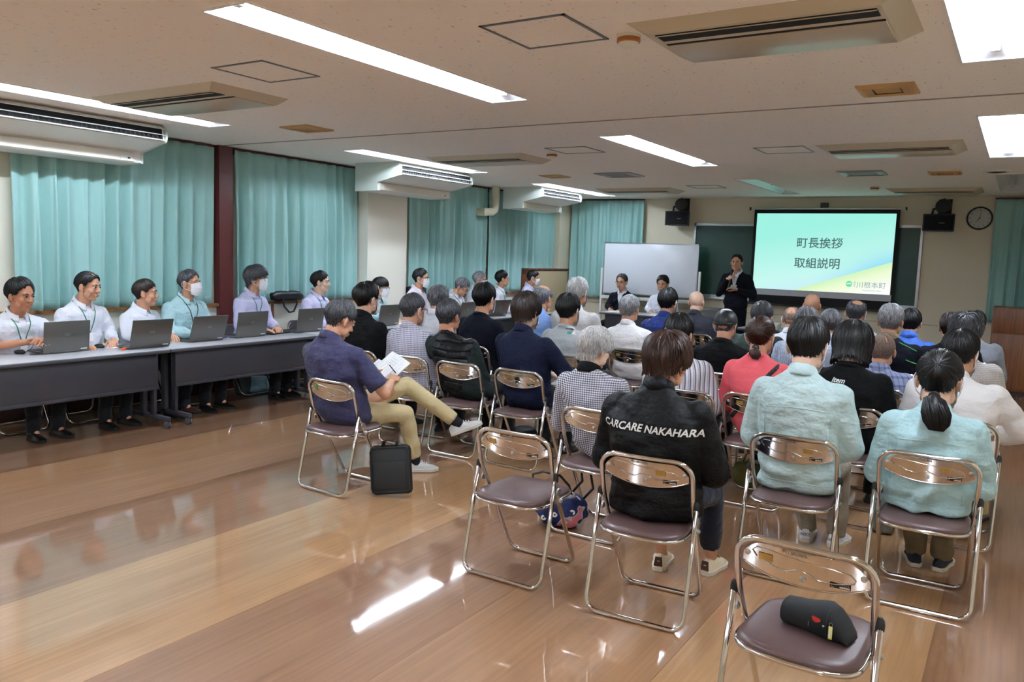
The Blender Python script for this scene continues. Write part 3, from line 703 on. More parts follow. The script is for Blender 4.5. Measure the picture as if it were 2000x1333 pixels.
t = empty('projector', (-3.02, 11.62, .70)); MB().box(-.17, .17, -.13, .13, .01, .10, bev=.015).build('body', m_white, t, smooth=True); MB().lathe([(.035, .125), (.035, .15), (.028, .15)], c=(-.07, 0, .055), axis='y', n=18).build('lens', m_black, t, smooth=True); MB().box(-.12, .12, -.132, -.129, .03, .07).build('rear_panel', m_grey, t)
tag(t, 'white projector on the table below the screen', 'projector')
# things on the window sill and floor
def soft_bag(name, loc, size, m, label, rz=0, strap=True, seed=1, cat='bag'):
    t = empty(name, loc, rz); r = np.random.default_rng(seed)
    bm = bmesh.new(); bmesh.ops.create_cube(bm, size=1); bmesh.ops.subdivide_edges(bm, edges=bm.edges[:], cuts=5, use_grid_fill=True)
    for v in bm.verts:
        p_ = v.co*2; k = (abs(p_.x)**4+abs(p_.y)**4+abs(p_.z)**4)**.25; p_ = p_/max(k, .001)
        n_ = .05*math.sin(9*p_.x+seed)+.05*math.sin(7*p_.y+2*seed+3*p_.z)+.04*math.sin(15*p_.z+5*p_.x)
        p_ = p_*(1+n_); v.co = Vector((p_.x*size[0]/2, p_.y*size[1]/2, (p_.z+1)*size[2]/2 if p_.z > -.95 else .003))
    me = bpy.data.meshes.new('bag_body'); bm.to_mesh(me); bm.free(); me.materials.append(m); me.polygons.foreach_set('use_smooth', [True]*len(me.polygons))
    o = bpy.data.objects.new('bag_body', me); COL.objects.link(o); o.parent = t
    if strap:
        MB().tube([(-size[0]*.3, -.01, size[2]*.9), (-size[0]*.2, -.02, size[2]*1.25), (0, -.03, size[2]*1.38), (size[0]*.2, -.02, size[2]*1.25), (size[0]*.3, 0, size[2]*.9)], .008, 6).build('strap', m, t, smooth=True)
    tag(t, label, cat); return t
soft_bag('shoulder_bag', (XW+.145, 6.68, 1.0), (.10, .46, .12), m_black, 'black shoulder bag lying on the window sill, its strap hanging down', seed=4, strap=False)
MB()
sb = [o for o in COL.objects if o.name.startswith('shoulder_bag')][0]
MB().tube([(.06, -.12, .05), (.075, -.1, -.06), (.08, -.03, -.13), (.08, .04, -.12), (.075, .09, -.04), (.06, .12, .05)], .011, 6).build('strap', m_black, sb, smooth=True)
soft_bag('dark_bag', (XW+.16, 9.05, 1.0), (.12, .3, .14), m_black, 'black bag on the sill just right of the cream pillar', seed=6, strap=False)
t = empty('water_bottle', (XW+.16, 9.3, 1.0)); MB().lathe([(.03, 0), (.032, .01), (.032, .16), (.02, .2), (.013, .22)], n=14).build('body', mat('steel bottle', (90, 92, 96), .3, .6), t, smooth=True); MB().lathe([(.015, .22), (.015, .25)], n=12).build('cap', m_black, t)
tag(t, 'dark bottle standing on the sill beside the black bag', 'bottle')
soft_bag('light_blue_bag', (-7.25, 6.05, 0), (.2, .3, .17), mat('light blue cloth', (150, 190, 208), .8), 'light blue cloth bag on the floor under the second table', seed=9, strap=False)
soft_bag('grey_green_bag', (-7.2, 5.82, 0), (.14, .16, .3), mat('grey green bag', (84, 98, 98), .7), 'grey-green bag standing on the floor under the second table', seed=10, strap=False)

# ------------------------------------------------------------------ folding chair (steel tube, brown vinyl seat)
def arc(c, r, a0, a1, n, f):
    return [f(c[0]+r*math.cos(a0+(a1-a0)*k/n), c[1]+r*math.sin(a0+(a1-a0)*k/n)) for k in range(n+1)]
def loop_frame(w_top, w_bot, A, B, rt, rb, n=6, bow=0.):
    """inverted-U + floor bar in the plane through A (top y,z) and B (bottom y,z); returns closed path"""
    ax = Vector((0, A[0]-B[0], A[1]-B[1])); Ln = ax.length; ax.normalize()
    def f(x, s): return Vector((x, B[0]+ax.y*s, B[1]+ax.z*s+(bow*(1-(x/w_top)**2) if s > Ln-.03 else 0)))
    pts = []
    wt, wb = w_top, w_bot
    pts += [f(-wb+rb, 0)]+[f(-wb+rb-rb*math.sin(a), rb-rb*math.cos(a)) for a in np.linspace(PI/2/n, PI/2, n)]
    pts += [f(-wt+rt-rt*math.cos(a), Ln-rt+rt*math.sin(a)) for a in np.linspace(0, PI/2, n+1)]
    if bow: pts += [f(x, Ln) for x in (-wt*.35, 0, wt*.35)]
    pts += [f(wt-rt+rt*math.sin(a), Ln-rt+rt*math.cos(a)) for a in np.linspace(0, PI/2, n+1)]
    pts += [f(wb-rb+rb*math.cos(a), rb-rb*math.sin(a)) for a in np.linspace(0, PI/2, n+1)]
    return pts
m_gold = mat('gold sticker', (170, 134, 66), .45, .3)
m_blk = mat('black label', (22, 22, 26), .4)
m_lblw = mat('pale label print', (206, 196, 186), .5)
m_gstk = mat('green tape', (64, 168, 92), .5)
m_emb = mat('embossed lettering', (150, 140, 132), .3, .9)
def ybend(z): return float(np.interp(z, [.012, .49, .53, .57, .765], [.425, .158, .135, .118, .070]))
def bend(pts):
    out = []
    for a, b in zip(pts, pts[1:]+pts[:1]):
        out.append(a)
        if abs(a.z-b.z) > .2: out += [a.lerp(b, (z-a.z)/(b.z-a.z)) for z in sorted((.47, .5, .53, .56, .60), reverse=a.z > b.z)]
    return [Vector((p.x, ybend(p.z)+(p.y-(.425+(.065-.425)*(p.z-.012)/.753)), p.z)) for p in out]
def make_chair(detail=True):
    t = empty('folding_chair')
    MB().tube(bend(loop_frame(.218, .205, (.065, .765), (.425, .012), .085, .06, bow=-.006)), .0115, 10, closed=True).build('main_frame', m_chrome, t, smooth='all')
    # rear leg: open U
    A = Vector((0, .122, .55)); B = Vector((0, .0, .012)); pts = [(-.233, A.y, A.z), (-.2345, .064, .29)]
    for k in range(7): a = k*PI/12; pts.append((-.235+.06-.06*math.cos(a), (.012+.06-.06*math.sin(a)-.012)*.25, .012+.06-.06*math.sin(a)))
    pts = pts+[(-x, y, z) for (x, y, z) in pts[::-1]]
    MB().tube(pts, .0112, 10).build('rear_leg', m_chrome, t, smooth='all')
    for s_ in (-1, 1):
        MB().lathe([(.0135, -.02), (.0145, 0), (.012, .014), (.006, .022)], c=(s_*.2325, .123, .556), n=12).build('joint_cap', m_rubber, t, smooth=True)
        MB().lathe([(.012, 0), (.012, .01), (.006, .016)], c=(s_*.222, .195, .42), axis='x', n=10).build('bolt', m_alu, t, smooth=True)
        MB().lathe([(.018, -.004), (.018, .004)], c=(s_*.231, .165, .475), axis='x', n=14).build('hinge_plate', m_alu, t, smooth=True)
    # seat pad (rounded, bulging rear edge) and chrome rim
    ring = []
    for k in range(40):
        a = 2*PI*k/40; c_, s_ = math.cos(a), math.sin(a); e = .42
        x = .196*math.copysign(abs(c_)**e, c_); y = .215*math.copysign(abs(s_)**e, s_)
        y -= (.022*(1-(x/.196)**2) if y < 0 else 0); ring.append((x*(1-.03*(y/.215)), y+.215))
    mb = MB(); lv = [(.93, .410), (1.0, .416), (1.0, .428), (.97, .437), (.88, .443), (.6, .446), (.0, .446)]
    v = []; 
    for (s_, z) in lv[:-1]: v += [((x)*s_, (y-.215)*s_+.215, z) for x, y in ring]
    v.append((0, .215, .447)); f = [(i*40+k, i*40+(k+1) % 40, (i+1)*40+(k+1) % 40, (i+1)*40+k) for i in range(5) for k in range(40)]
    f += [(5*40+k, 5*40+(k+1) % 40, 240) for k in range(40)]; f.append(tuple(range(40))[::-1])
    mb.add(v, f).build('seat', m_seat, t, smooth='all')
    MB().tube([(x*1.01, (y-.215)*1.01+.215, .411) for x, y in ring], .0095, 8, closed=True).build('seat_rim', m_chrome, t, smooth='all')
    # backrest panel: curved sheet hung between the tubes
    U, V = 24, 7; v = []
    for j in range(V+1):
        for i in range(U+1):
            x = -.2+.4*i/U; q_ = x/.2
            top = .752-.006*(1-q_*q_); corner = max(0, abs(q_)-.62)/.38; top -= .055*corner**2
            bot = .668-.044*(1-abs(q_)**2.2)
            z = top+(bot-top)*j/V; y = .070+(.765-z)*.245
            y -= .016*(1-q_*q_)
            v.append((x, y, z))
    f = [(j*(U+1)+i, j*(U+1)+i+1, (j+1)*(U+1)+i+1, (j+1)*(U+1)+i) for j in range(V) for i in range(U)]
    bp = MB().add(v, f).build('backrest', m_chrome, t, smooth='all')
    MB().tube([v[V*(U+1)+i] for i in range(U+1)], .0032, 6).build('rolled_edge', m_chrome, bp, smooth='all')
    def surf(x, z, o=.0015):
        q_ = x/.2; y = .070+(.765-z)*.245-.016*(1-q_*q_); return (x, y-o, z)
    # pressed line
    ln = [surf(x, z) for x, z in ((-.15, .695), (-.165, .715), (-.15, .73), (-.10, .727), (0, .716), (.10, .712), (.145, .704), (.16, .688), (.155, .676), (.10, .664), (.05, .662), (.02, .674), (0, .682), (-.025, .681), (-.05, .668), (-.09, .672), (-.13, .69))]
    MB().tube(ln, .0022, 5).build('pressed_bead', m_chrome, bp, smooth='all')
    for x, z in ((-.182, .702), (.182, .702), (0, .655)):
        a_ = surf(x, z, 0); MB().lathe([(.010, 0), (.010, -.003), (.006, -.004), (.005, -.007), (.002, -.008)], c=a_, axis='y', n=12).build('rivet', m_alu, bp, smooth=True)
    return t, bp, surf
chair0, bp0, surf = make_chair()
T0 = tree(chair0)
CH_TREES = []
def back_plate(c, x, z, w_, h_, m, name='sticker', off=.0022, parent=None):
    bp = [k for k in COL.objects if k.parent == c and k.name.startswith('backrest')][0]
    mb = MB(); P4 = [surf(x+a*w_/2, z+b*h_/2, off) for a, b in ((-1, -1), (1, -1), (1, 1), (-1, 1))]
    mb.quad(*P4); return mb.build(name, m, bp), bp
_used = [False]
def place_chair(x, y, rz, label, group='folding chairs of the audience', stick=0, src=None):
    if not _used[0]: c = chair0; _used[0] = True
    else: c = copy_tree(T0)
    c.location = (x, y, 0); c.rotation_euler = (0, 0, math.radians(rz))
    tag(c, label, 'chair', group)
    if stick:
        gx = -.12 if stick == 2 else (.075 if stick == 1 else -.10)
        s1, bp = back_plate(c, gx, .700, .046, .026, m_gold, 'gold_sticker')
        if stick == 2: 
            pass
        s2, bp = back_plate(c, .115, .660, .062, .017, m_blk, 'maker_label')
        MB().quad(*[surf(.115+a, .6575+b, .0026) for a, b in ((-.002, -.0035), (.028, -.0035), (.028, .0025), (-.002, .0025))]).build('print', m_lblw, s2)
        q_ = surf(.093, .66, .0027); MB().tube([(q_[0]+.0055*math.cos(a), q_[1], q_[2]+.0055*math.sin(a)) for a in np.linspace(.4, 2*PI-.9, 12)], .0006, 4).build('maker_mark', m_lblw, s2)
        if stick >= 1:
            p_ = surf(.13, .6645, .0028); text_obj('イトーキ', .006, m_lblw, s2, p_, (PI/2, 0, math.radians(7)), 'lettering', ext=.0002)
            p_ = surf(-.025, .7385, .001)
            text_obj('中川根公民館', .0135, m_emb, bp, p_, (math.radians(64)+PI/2-math.radians(64), 0, 0), 'pressed_lettering', ext=.0012, spacing=1.0)
    return c

# ------------------------------------------------------------------ people
# closed shapes are united into one skin by a voxel remesh; many at a time
class Remesher:
    def __init__(s): s.jobs = []
    def add(s, key, mb, vox, smooth=4, fac=.5, dec=None): s.jobs.append((key, mb, vox, smooth, fac, dec))
    def run(s):
        obs = []
        for key, mb, vox, sm, fac, dec in s.jobs:
            me = bpy.data.meshes.new('tmp'); me.from_pydata(mb.v, [], mb.f); o = bpy.data.objects.new('tmp', me); COL.objects.link(o)
            r = o.modifiers.new('r', 'REMESH'); r.mode = 'VOXEL'; r.voxel_size = vox; r.adaptivity = 0
            if sm: q = o.modifiers.new('s', 'SMOOTH'); q.factor = fac; q.iterations = sm
            if dec: q = o.modifiers.new('d', 'DECIMATE'); q.ratio = dec
            obs.append(o)
        dg = bpy.context.evaluated_depsgraph_get(); out = {}
        for (key, *_), o in zip(s.jobs, obs):
            e = o.evaluated_get(dg); me = e.to_mesh()
            n = len(me.vertices); v = np.empty(n*3, 'f'); me.vertices.foreach_get('co', v); nn = np.empty(n*3, 'f'); me.vertices.foreach_get('normal', nn)
            f = [tuple(p.vertices) for p in me.polygons]
            out[key] = (v.reshape(-1, 3).astype(float), nn.reshape(-1, 3).astype(float), f); e.to_mesh_clear()
        for o in obs:
            me = o.data; bpy.data.objects.remove(o); bpy.data.meshes.remove(me)
        s.jobs = []; return out
RM = Remesher()

def head_shape():
    m = MB()
    m.ell((0, -.012, .032), (.077, .095, .087), 24, 16)
    m.ell((0, .022, -.02), (.062, .063, .078), 20, 14)
    m.ell((0, .026, -.070), (.047, .050, .044), 16, 12)
    m.ell((0, .060, -.098), (.021, .019, .018), 12, 8)
    for s_ in (-1, 1):
        m.ell((s_*.036, .052, -.030), (.026, .025, .028), 12, 10)
        m.ell((s_*.0815, -.008, -.008), (.009, .019, .032), 12, 10, R=Matrix.Rotation(s_*.35, 3, 'Z').to_3x3())
        m.ell((s_*.079, .002, -.03), (.007, .010, .012), 8, 6)
        m.ell((s_*.011, .096, -.032), (.009, .010, .008), 8, 6)
        m.ell((s_*.047, .028, -.062), (.020, .030, .030), 10, 8)
    m.cap((-.036, .075, .022), (.036, .075, .022), .012, .012)
    m.cap((0, .082, .012), (0, .102, -.028), .008, .012)
    m.cap((-.018, .084, -.061), (.018, .084, -.061), .0075, .0075); m.cap((-.013, .083, -.072), (.013, .083, -.072), .008, .008)
    m.cap((0, -.018, -.06), (0, -.030, -.150), .056, .053, 16)
    return m
def hand_shape(curl, thumb=.5, spread=.05):
    """right hand, wrist at origin, fingers towards +y, palm facing -z, thumb on -x side"""
    m = MB()
    m.loft([(0, .0, 0, .026, .016)], 4) if False else None
    m.cap((0, -.03, 0), (0, .02, 0), .024, .024, 12)
    m.ell((0, .052, 0), (.042, .048, .015), 14, 8)
    for k, (x, ln, r) in enumerate(((-.030, .072, .0092), (-.010, .080, .0094), (.011, .075, .0090), (.031, .058, .0080))):
        p = Vector((x, .085, 0)); a = 0; d = x*spread*20
        for j, seg in enumerate((.44, .31, .25)):
            a += curl*(.75, 1.0, .8)[j]; q_ = p+Vector((math.sin(d*.1)*ln*seg, math.cos(a)*ln*seg, -math.sin(a)*ln*seg)); m.cap(p, q_, r*(1-.07*j), r*(1-.07*(j+1)), 8); p = q_
    p = Vector((-.026, .018, -.004)); d = Vector((-.62, .72, -.25*thumb-.1)).normalized(); q_ = p+d*.042; m.cap(p, q_, .0125, .0108, 8); d2 = Vector((-.25, .9, -.6*thumb)).normalized(); r_ = q_+d2*.03; m.cap(q_, r_, .0105, .0098, 8); m.cap(r_, r_+d2*.022, .0096, .008, 8)
    return m
RM.add('head', head_shape(), .0052, 3, .45, .7)
RM.add('hand_relaxed', hand_shape(.42), .0036, 2, .4, .35)
RM.add('hand_flat', hand_shape(.22, .2), .0036, 2, .4, .35)
RM.add('hand_grip', hand_shape(.95, 1.2), .0036, 2, .4, .35)
RM.add('head_back', head_shape(), .0065, 2, .45, .5)
TPL = RM.run()

def skin_mat(name, rgb):
    if name in MATS: return MATS[name]
    m = mat(name, rgb, .48, spec=.35)
    n = noise_out(m, 22, detail=3)
    L(m, mixc(m, math_node(m, 'MULTIPLY', n, .5), rgb, (int(rgb[0]*.9), int(rgb[1]*.78), int(rgb[2]*.74))), bsdf(m).inputs['Base Color'])
    return m
SK = {'a': skin_mat('skin light', (224, 182, 156)), 'b': skin_mat('skin tan', (206, 158, 128)), 'c': skin_mat('skin pale', (230, 196, 172)), 'd': skin_mat('skin deep tan', (184, 132, 102))}
m_lips = mat('lips', (178, 108, 96), .5); m_sclera = mat('eye white', (226, 220, 212), .3); m_iris = mat('dark iris', (26, 16, 12), .15)
m_mask = mat('white face mask', (236, 238, 242), .8); m_glassf = mat('dark spectacle frame', (30, 24, 24), .3); m_lens = mat('clear lens', (240, 245, 250), .05); m_lens.node_tree.nodes['Principled BSDF'].inputs['Transmission Weight'].default_value = 1; 
m_goldf = mat('thin metal spectacle frame', (150, 140, 130), .25, .8)
def hair_mat(name, a, b, rough=.42):
    if name in MATS: return MATS[name]
    m = mat(name, a, rough, spec=.45)
    n = noise_out(m, 1, sc3=(160, 160, 22), detail=4); L(m, ramp(m, n, [(.38, a), (.66, b)]), bsdf(m).inputs['Base Color'])
    return m
HR = {'black': hair_mat('black hair', (8, 7, 8), (24, 21, 21), .45), 'brown': hair_mat('dark brown hair', (36, 20, 14), (72, 42, 28)), 'softbrown': hair_mat('brown black hair', (28, 18, 15), (52, 36, 30)), 'dgray': hair_mat('dark grey hair', (34, 34, 38), (92, 92, 96)),
      'gray': hair_mat('grey hair', (62, 62, 66), (146, 146, 150)), 'lgray': hair_mat('light grey hair', (96, 96, 98), (184, 184, 186)), 'white': hair_mat('white hair', (156, 154, 152), (226, 224, 222)), 'shave': hair_mat('cropped grey hair', (112, 92, 80), (150, 130, 118), .6)}

# fabrics ---------------------------------------------------------------
def fabric(name, rgb, rough=.85, wr=.65, sheen=.1, sc=13):
    if name in MATS: return MATS[name]
    m = mat(name, rgb, rough, sheen=sheen, spec=.2)
    a = noise_out(m, sc, detail=4); b = noise_out(m, 1, sc3=(7, 7, 17), detail=2)
    h = math_node(m, 'ADD', a, math_node(m, 'MULTIPLY', b, .8)); add_bump(m, h, wr, .026)
    return m
def sepxyz(m):
    tc = N(m, 'ShaderNodeTexCoord'); s_ = N(m, 'ShaderNodeSeparateXYZ'); L(m, tc.outputs['Object'], s_.inputs[0]); return s_.outputs
def bars(m, v, period, duty, ph=0.):
    fr = math_node(m, 'FRACT', math_node(m, 'ADD', math_node(m, 'DIVIDE', v, period), ph+50)); return math_node(m, 'LESS_THAN', fr, duty)
def check(name, base, line, px, pz, duty, base2=None, wr=.5, soft=.55):
    if name in MATS: return MATS[name]
    m = fabric(name, base, wr=wr); o = sepxyz(m); u = math_node(m, 'ADD', o[0], math_node(m, 'MULTIPLY', o[1], .8))
    A = bars(m, u, px, duty); B = bars(m, o[2], pz, duty)
    f = math_node(m, 'MULTIPLY', math_node(m, 'ADD', A, B), soft); f = math_node(m, 'MINIMUM', f, 1)
    L(m, mixc(m, f, base, line), bsdf(m).inputs['Base Color']); return m
def stripes(name, base, line, px, duty, line2=None):
    if name in MATS: return MATS[name]
    m = fabric(name, base); o = sepxyz(m); u = math_node(m, 'ADD', o[0], math_node(m, 'MULTIPLY', o[1], .7))
    c = mixc(m, bars(m, u, px, duty), base, line); c = mixc(m, bars(m, u, px, .06, .32), c, line2 or line); c = mixc(m, bars(m, u, px, .06, .18), c, line2 or line)
    L(m, c, bsdf(m).inputs['Base Color']); return m
FB = {
 'white': fabric('white shirt cloth', (226, 228, 236)), 'white2': fabric('warm white cloth', (238, 236, 236)), 'lilac': fabric('pale lilac shirt cloth', (206, 202, 232)), 'pink': fabric('pinkish white shirt cloth', (226, 216, 226)),
 'teal': fabric('pale teal work cloth', (190, 214, 214), wr=.9), 'teal2': fabric('pale aqua work cloth', (178, 212, 216), wr=.9), 'navy': fabric('dark navy knit', (10, 12, 26), sheen=0), 'navyj': fabric('navy jacket cloth', (14, 19, 42), sheen=0),
 'polo': fabric('dusky violet navy pique', (54, 52, 82), .7), 'black': fabric('black cloth', (8, 8, 10), sheen=0), 'blackj': fabric('black nylon', (10, 10, 12), .55, .7, 0), 'suit': fabric('dark suit cloth', (12, 14, 26), sheen=0),
 'quilt': fabric('black quilted nylon', (10, 10, 12), .35, .9, 0), 'dgreen': fabric('dark green sleeve', (30, 38, 36), sheen=0), 'lblue': fabric('light blue shirt cloth', (134, 168, 226)), 'gmarl': fabric('grey marl sweatshirt', (186, 192, 194)), 'cardi': fabric('oatmeal knit', (204, 202, 200), .9),
 'royal': fabric('royal navy cotton', (28, 46, 104)), 'charcoal': fabric('charcoal shirt cloth', (48, 50, 60)), 'coral': fabric('coral knit', (226, 96, 104), .85, .35), 'bottle': fabric('dark bottle green cloth', (50, 62, 58)), 'windb': fabric('blue windbreaker', (72, 118, 214), .5), 'greyj': fabric('mid grey jacket', (130, 134, 142)),
 'crochet': check('cream crochet knit', (214, 208, 204), (150, 146, 150), .012, .012, .45, soft=.4), 'gingham': check('black and white gingham', (214, 212, 222), (36, 34, 44), .0125, .0125, .5), 'smallcheck': check('grey small check', (206, 204, 218), (66, 66, 92), .016, .016, .32), 'graphcheck': check('pale blue graph check', (196, 206, 224), (112, 130, 168), .012, .012, .25), 'plaid': check('blue grey plaid', (150, 160, 194), (84, 96, 136), .045, .06, .28),
 'stripe': stripes('grey and white striped blouse', (222, 216, 218), (92, 96, 120), .042, .26), 'lav': fabric('pale lavender cloth', (188, 188, 206)),
 'khaki': fabric('khaki cotton trousers', (196, 180, 138), .8, .45), 'beige': fabric('beige grey trousers', (140, 130, 114)), 'olive': fabric('olive brown trousers', (112, 96, 72)), 'dark': fabric('dark trousers', (20, 20, 24)), 'dnavy': fabric('dark navy trousers', (26, 30, 44))}
def _quilt():
    m = FB['quilt']; o = sepxyz(m); f = math_node(m, 'ABSOLUTE', math_node(m, 'SINE', math_node(m, 'MULTIPLY', o[2], 48))); f = math_node(m, 'POWER', f, .35)
    n = noise_out(m, 26, detail=4); add_bump(m, math_node(m, 'ADD', f, math_node(m, 'MULTIPLY', n, 1.0)), .9, .012)
_quilt()
m_strap = mat('bag strap', (40, 32, 34), .6)

def wrinkle(v, n, amp, seed, k=26., fold=1.5):
    r = np.random.default_rng(seed); w_ = np.zeros(len(v))
    for i in range(7):
        d = r.normal(size=3); d[2] *= 1.5; d /= np.linalg.norm(d); kk = k*r.uniform(.5, 1.6)
        d2 = r.normal(size=3); w_ += np.sin(v@d*kk+r.uniform(0, 6)+1.6*np.sin(v@d2*kk*.35+r.uniform(0, 6)))*r.uniform(.5, 1)
    w_ = 1-np.abs(w_)/3.2; w_ = np.clip(w_, -.4, 1)
    # drawn folds: slanting ridges, strongest at the waist and under the arms
    q_ = np.zeros(len(v)); zt = v[:, 2].max(); zb = v[:, 2].min(); h = (v[:, 2]-zb)/(zt-zb+1e-6)
    for i in range(6):
        a = r.uniform(-.6, .6)+(PI/2 if r.random() < .5 else 0)*.6; kk = r.uniform(24, 46); sx = r.choice([-1, 1])
        u_ = sx*v[:, 0]*math.sin(a)+v[:, 2]*math.cos(a)+v[:, 1]*r.uniform(-.5, .5)
        ridge = np.cos(u_*kk+r.uniform(0, 6)+1.3*np.sin(v[:, 0]*r.uniform(7, 15)+r.uniform(0, 6))); ridge = np.sign(ridge)*np.abs(ridge)**1.5
        c = np.array([r.uniform(-.2, .2), 0, zb+(zt-zb)*r.uniform(.05, .75)]); m_ = np.exp(-((v[:, 0]-c[0])**2*60+(v[:, 2]-c[2])**2*40))
        q_ += ridge*m_
    q_ *= np.clip(1.5-h*1.3, .2, 1)
    return v+n*((w_*amp*.8+q_*amp*fold))[:, None]
def make_obj(name, v, f, mats, parent, smooth=True, mi=None):
    me = bpy.data.meshes.new(name); me.from_pydata([tuple(p) for p in v], [], f)
    for m_ in (mats if isinstance(mats, (list, tuple)) else [mats]): me.materials.append(m_)
    if smooth: me.polygons.foreach_set('use_smooth', [True]*len(f))
    if mi is not None: me.polygons.foreach_set('material_index', mi)
    me.update(); o = bpy.data.objects.new(name, me); COL.objects.link(o)
    if parent: o.parent = parent
    return o

# hair ------------------------------------------------------------------
def interp(a, tab):
    a = abs(a)
    for (a0, v0), (a1, v1) in zip(tab, tab[1:]):
        if a <= a1: return v0+(v1-v0)*(a-a0)/(a1-a0)
    return tab[-1][1]
HL = {   # hairline height (unit z of direction) against angle from the face, degrees
 'short': [(0, .60), (28, .56), (42, .32), (60, .24), (70, -.08), (78, -.10), (84, .0), (100, .0), (110, -.40), (125, -.66), (150, -.80), (180, -.82)],
 'bangs': [(0, .20), (38, .12), (50, .05), (66, -.05), (80, -.30), (100, -.34), (120, -.62), (180, -.68)],
 'bob': [(0, .26), (36, .20), (46, -.25), (60, -.70), (90, -.84), (140, -.90), (180, -.88)],
 'mush': [(0, .25), (40, .15), (52, -.05), (75, -.22), (105, -.40), (120, -.72), (180, -.76)],
 'tied': [(0, .55), (40, .35), (60, .1), (75, .0), (100, -.02), (112, -.45), (135, -.72), (180, -.80)],
 'high': [(0, .70), (28, .66), (42, .42), (60, .26), (70, -.08), (78, -.10), (84, .0), (100, .0), (110, -.40), (125, -.62), (150, -.76), (180, -.78)]}
def hair_mesh(style, thick, seed, axis=(0, -.32, .95), bald=0., messy=1., nst=360, flat=1.0):
    r = np.random.default_rng(seed); tab = HL[style]
    ax = Vector(axis).normalized(); e1 = ax.cross(Vector((1, 0, 0))).normalized(); e2 = ax.cross(e1)
    C = Vector((0, -.006, .022)); long_ = style in ('bob', 'mush')
    def dirn(th, ph): return ax*math.cos(th)+(e1*math.cos(ph)+e2*math.sin(ph))*math.sin(th)
    def pos(d, fr=0., k=0.):
        th_ = thick*(1-.25*fr**3) if long_ else thick*(1-.92*fr**2.2)
        q_ = Vector((d.x*(.0785+th_+k), d.y*(.100+th_+k), d.z*(.095+(th_+k)*1.1*flat)))
        if d.z < -.15:      # follow the nape / keep the sides hanging
            f_ = min(1, (-d.z-.15)/.6); h = math.hypot(q_.x, q_.y)
            if h > 1e-4:
                tgt = (.080+thick*.7) if long_ else .0625+th_*.5
                s_ = (h*(1-f_)+tgt*f_)/h; q_.x *= s_; q_.y *= s_
            q_.z *= 1+(.35 if style == 'bob' else (.12 if style == 'mush' else .05))*f_
        return C+q_
    def end(ph):
        th = max(.15, bald+.02)
        while th < PI:
            d = dirn(th, ph); a = math.degrees(math.atan2(d.x, d.y))
            if d.z < interp(a, tab): return th
            th += .03
        return th
    mb = MB(); n, m = 56, 12; v = []
    for k in range(n):
        ph = 2*PI*k/n; te = end(ph)
        for j in range(m+1):
            t = j/m; th = bald+(te-bald)*t; d = dirn(th, ph)
            kk = -(.012 if j == m and long_ else (.003 if j == m else 0))-((.008 if j == 0 else 0) if bald > .1 else 0)
            kk += .0011*messy*math.sin(ph*9+seed)+.0008*messy*math.sin(ph*17+th*5+seed)
            v.append(pos(d, t, kk))
    f = []
    for k in range(n):
        l = (k+1) % n
        for j in range(m): f.append((k*(m+1)+j, k*(m+1)+j+1, l*(m+1)+j+1, l*(m+1)+j))
    mb.add(v, f)
    # locks of hair
    sv = []; sf = []
    for s_ in range(nst):
        ph = r.uniform(0, 2*PI); te = end(ph); t0 = bald+(te-bald)*r.uniform(0, .72)**.8; t1 = min(te+.04, t0+r.uniform(.35, .75)*max(.5, te-bald))
        wd = r.uniform(.0022, .0048); lift = r.uniform(.0, .020)*messy; swirl = r.uniform(-.22, .22)*messy; K = 5; base = len(sv)
        for j in range(K+1):
            t = j/K; th = t0+(t1-t0)*t; p2 = ph+swirl*t*t; d = dirn(th, p2); fr = min(1, (th-bald)/max(.05, te-bald)); p = pos(d, fr, .0012+lift*thick*30*math.sin(t*PI*.72)*(1-.75*fr)+.0006*messy*math.sin(t*5+s_))
            side = (dirn(th, p2+.05)-dirn(th, p2)).normalized(); w2 = wd*math.sin(PI*(.15+.8*t))
            sv += [p-side*w2-d*.004, p+d*.0035, p+side*w2-d*.004]
        for j in range(K):
            a = base+j*3; sf += [(a, a+1, a+4, a+3), (a+1, a+2, a+5, a+4)]
    mb.add(sv, sf); return mb
def tail_mesh(p0, pts, rad, seed, n=150):
    """bunch of locks along a path"""
    r = np.random.default_rng(seed); mb = MB(); P_ = [Vector(p) for p in [p0]+list(pts)]
    K = len(P_); rr = [rad*x for x in np.interp(np.linspace(0, 1, K), [0, .25, .6, .85, 1], [.42, .8, 1, .85, .45])]
    mb.tube(P_[:-1]+[P_[-2].lerp(P_[-1], .6)], [q*.68 for q in rr[:-1]]+[rr[-1]*.3], 12)
    for s_ in range(n):
        a = r.uniform(0, 2*PI); ro = r.uniform(.72, 1.12); wd = r.uniform(.0025, .0045); base = len(mb.v); vv = []; ff = []
        end_ = r.uniform(.9, 1.5)
        for j in range(K):
            d = Vector((math.cos(a+.15*j), math.sin(a+.15*j)*.8, 0)); c = P_[j].lerp(P_[min(j+1, K-1)], (end_-1)*.5 if end_ > 1 else 0)
            p = c+d*rr[j]*ro; t_ = Vector((-d.y, d.x, 0)); w2 = wd*(1 if j < K-1 else .3)
            vv += [p-t_*w2-d*.003, p+d*.003, p+t_*w2-d*.003]
        for j in range(K-1):
            q_ = j*3; ff += [(q_, q_+1, q_+4, q_+3), (q_+1, q_+2, q_+5, q_+4)]
        mb.add(vv, ff)
    return mb

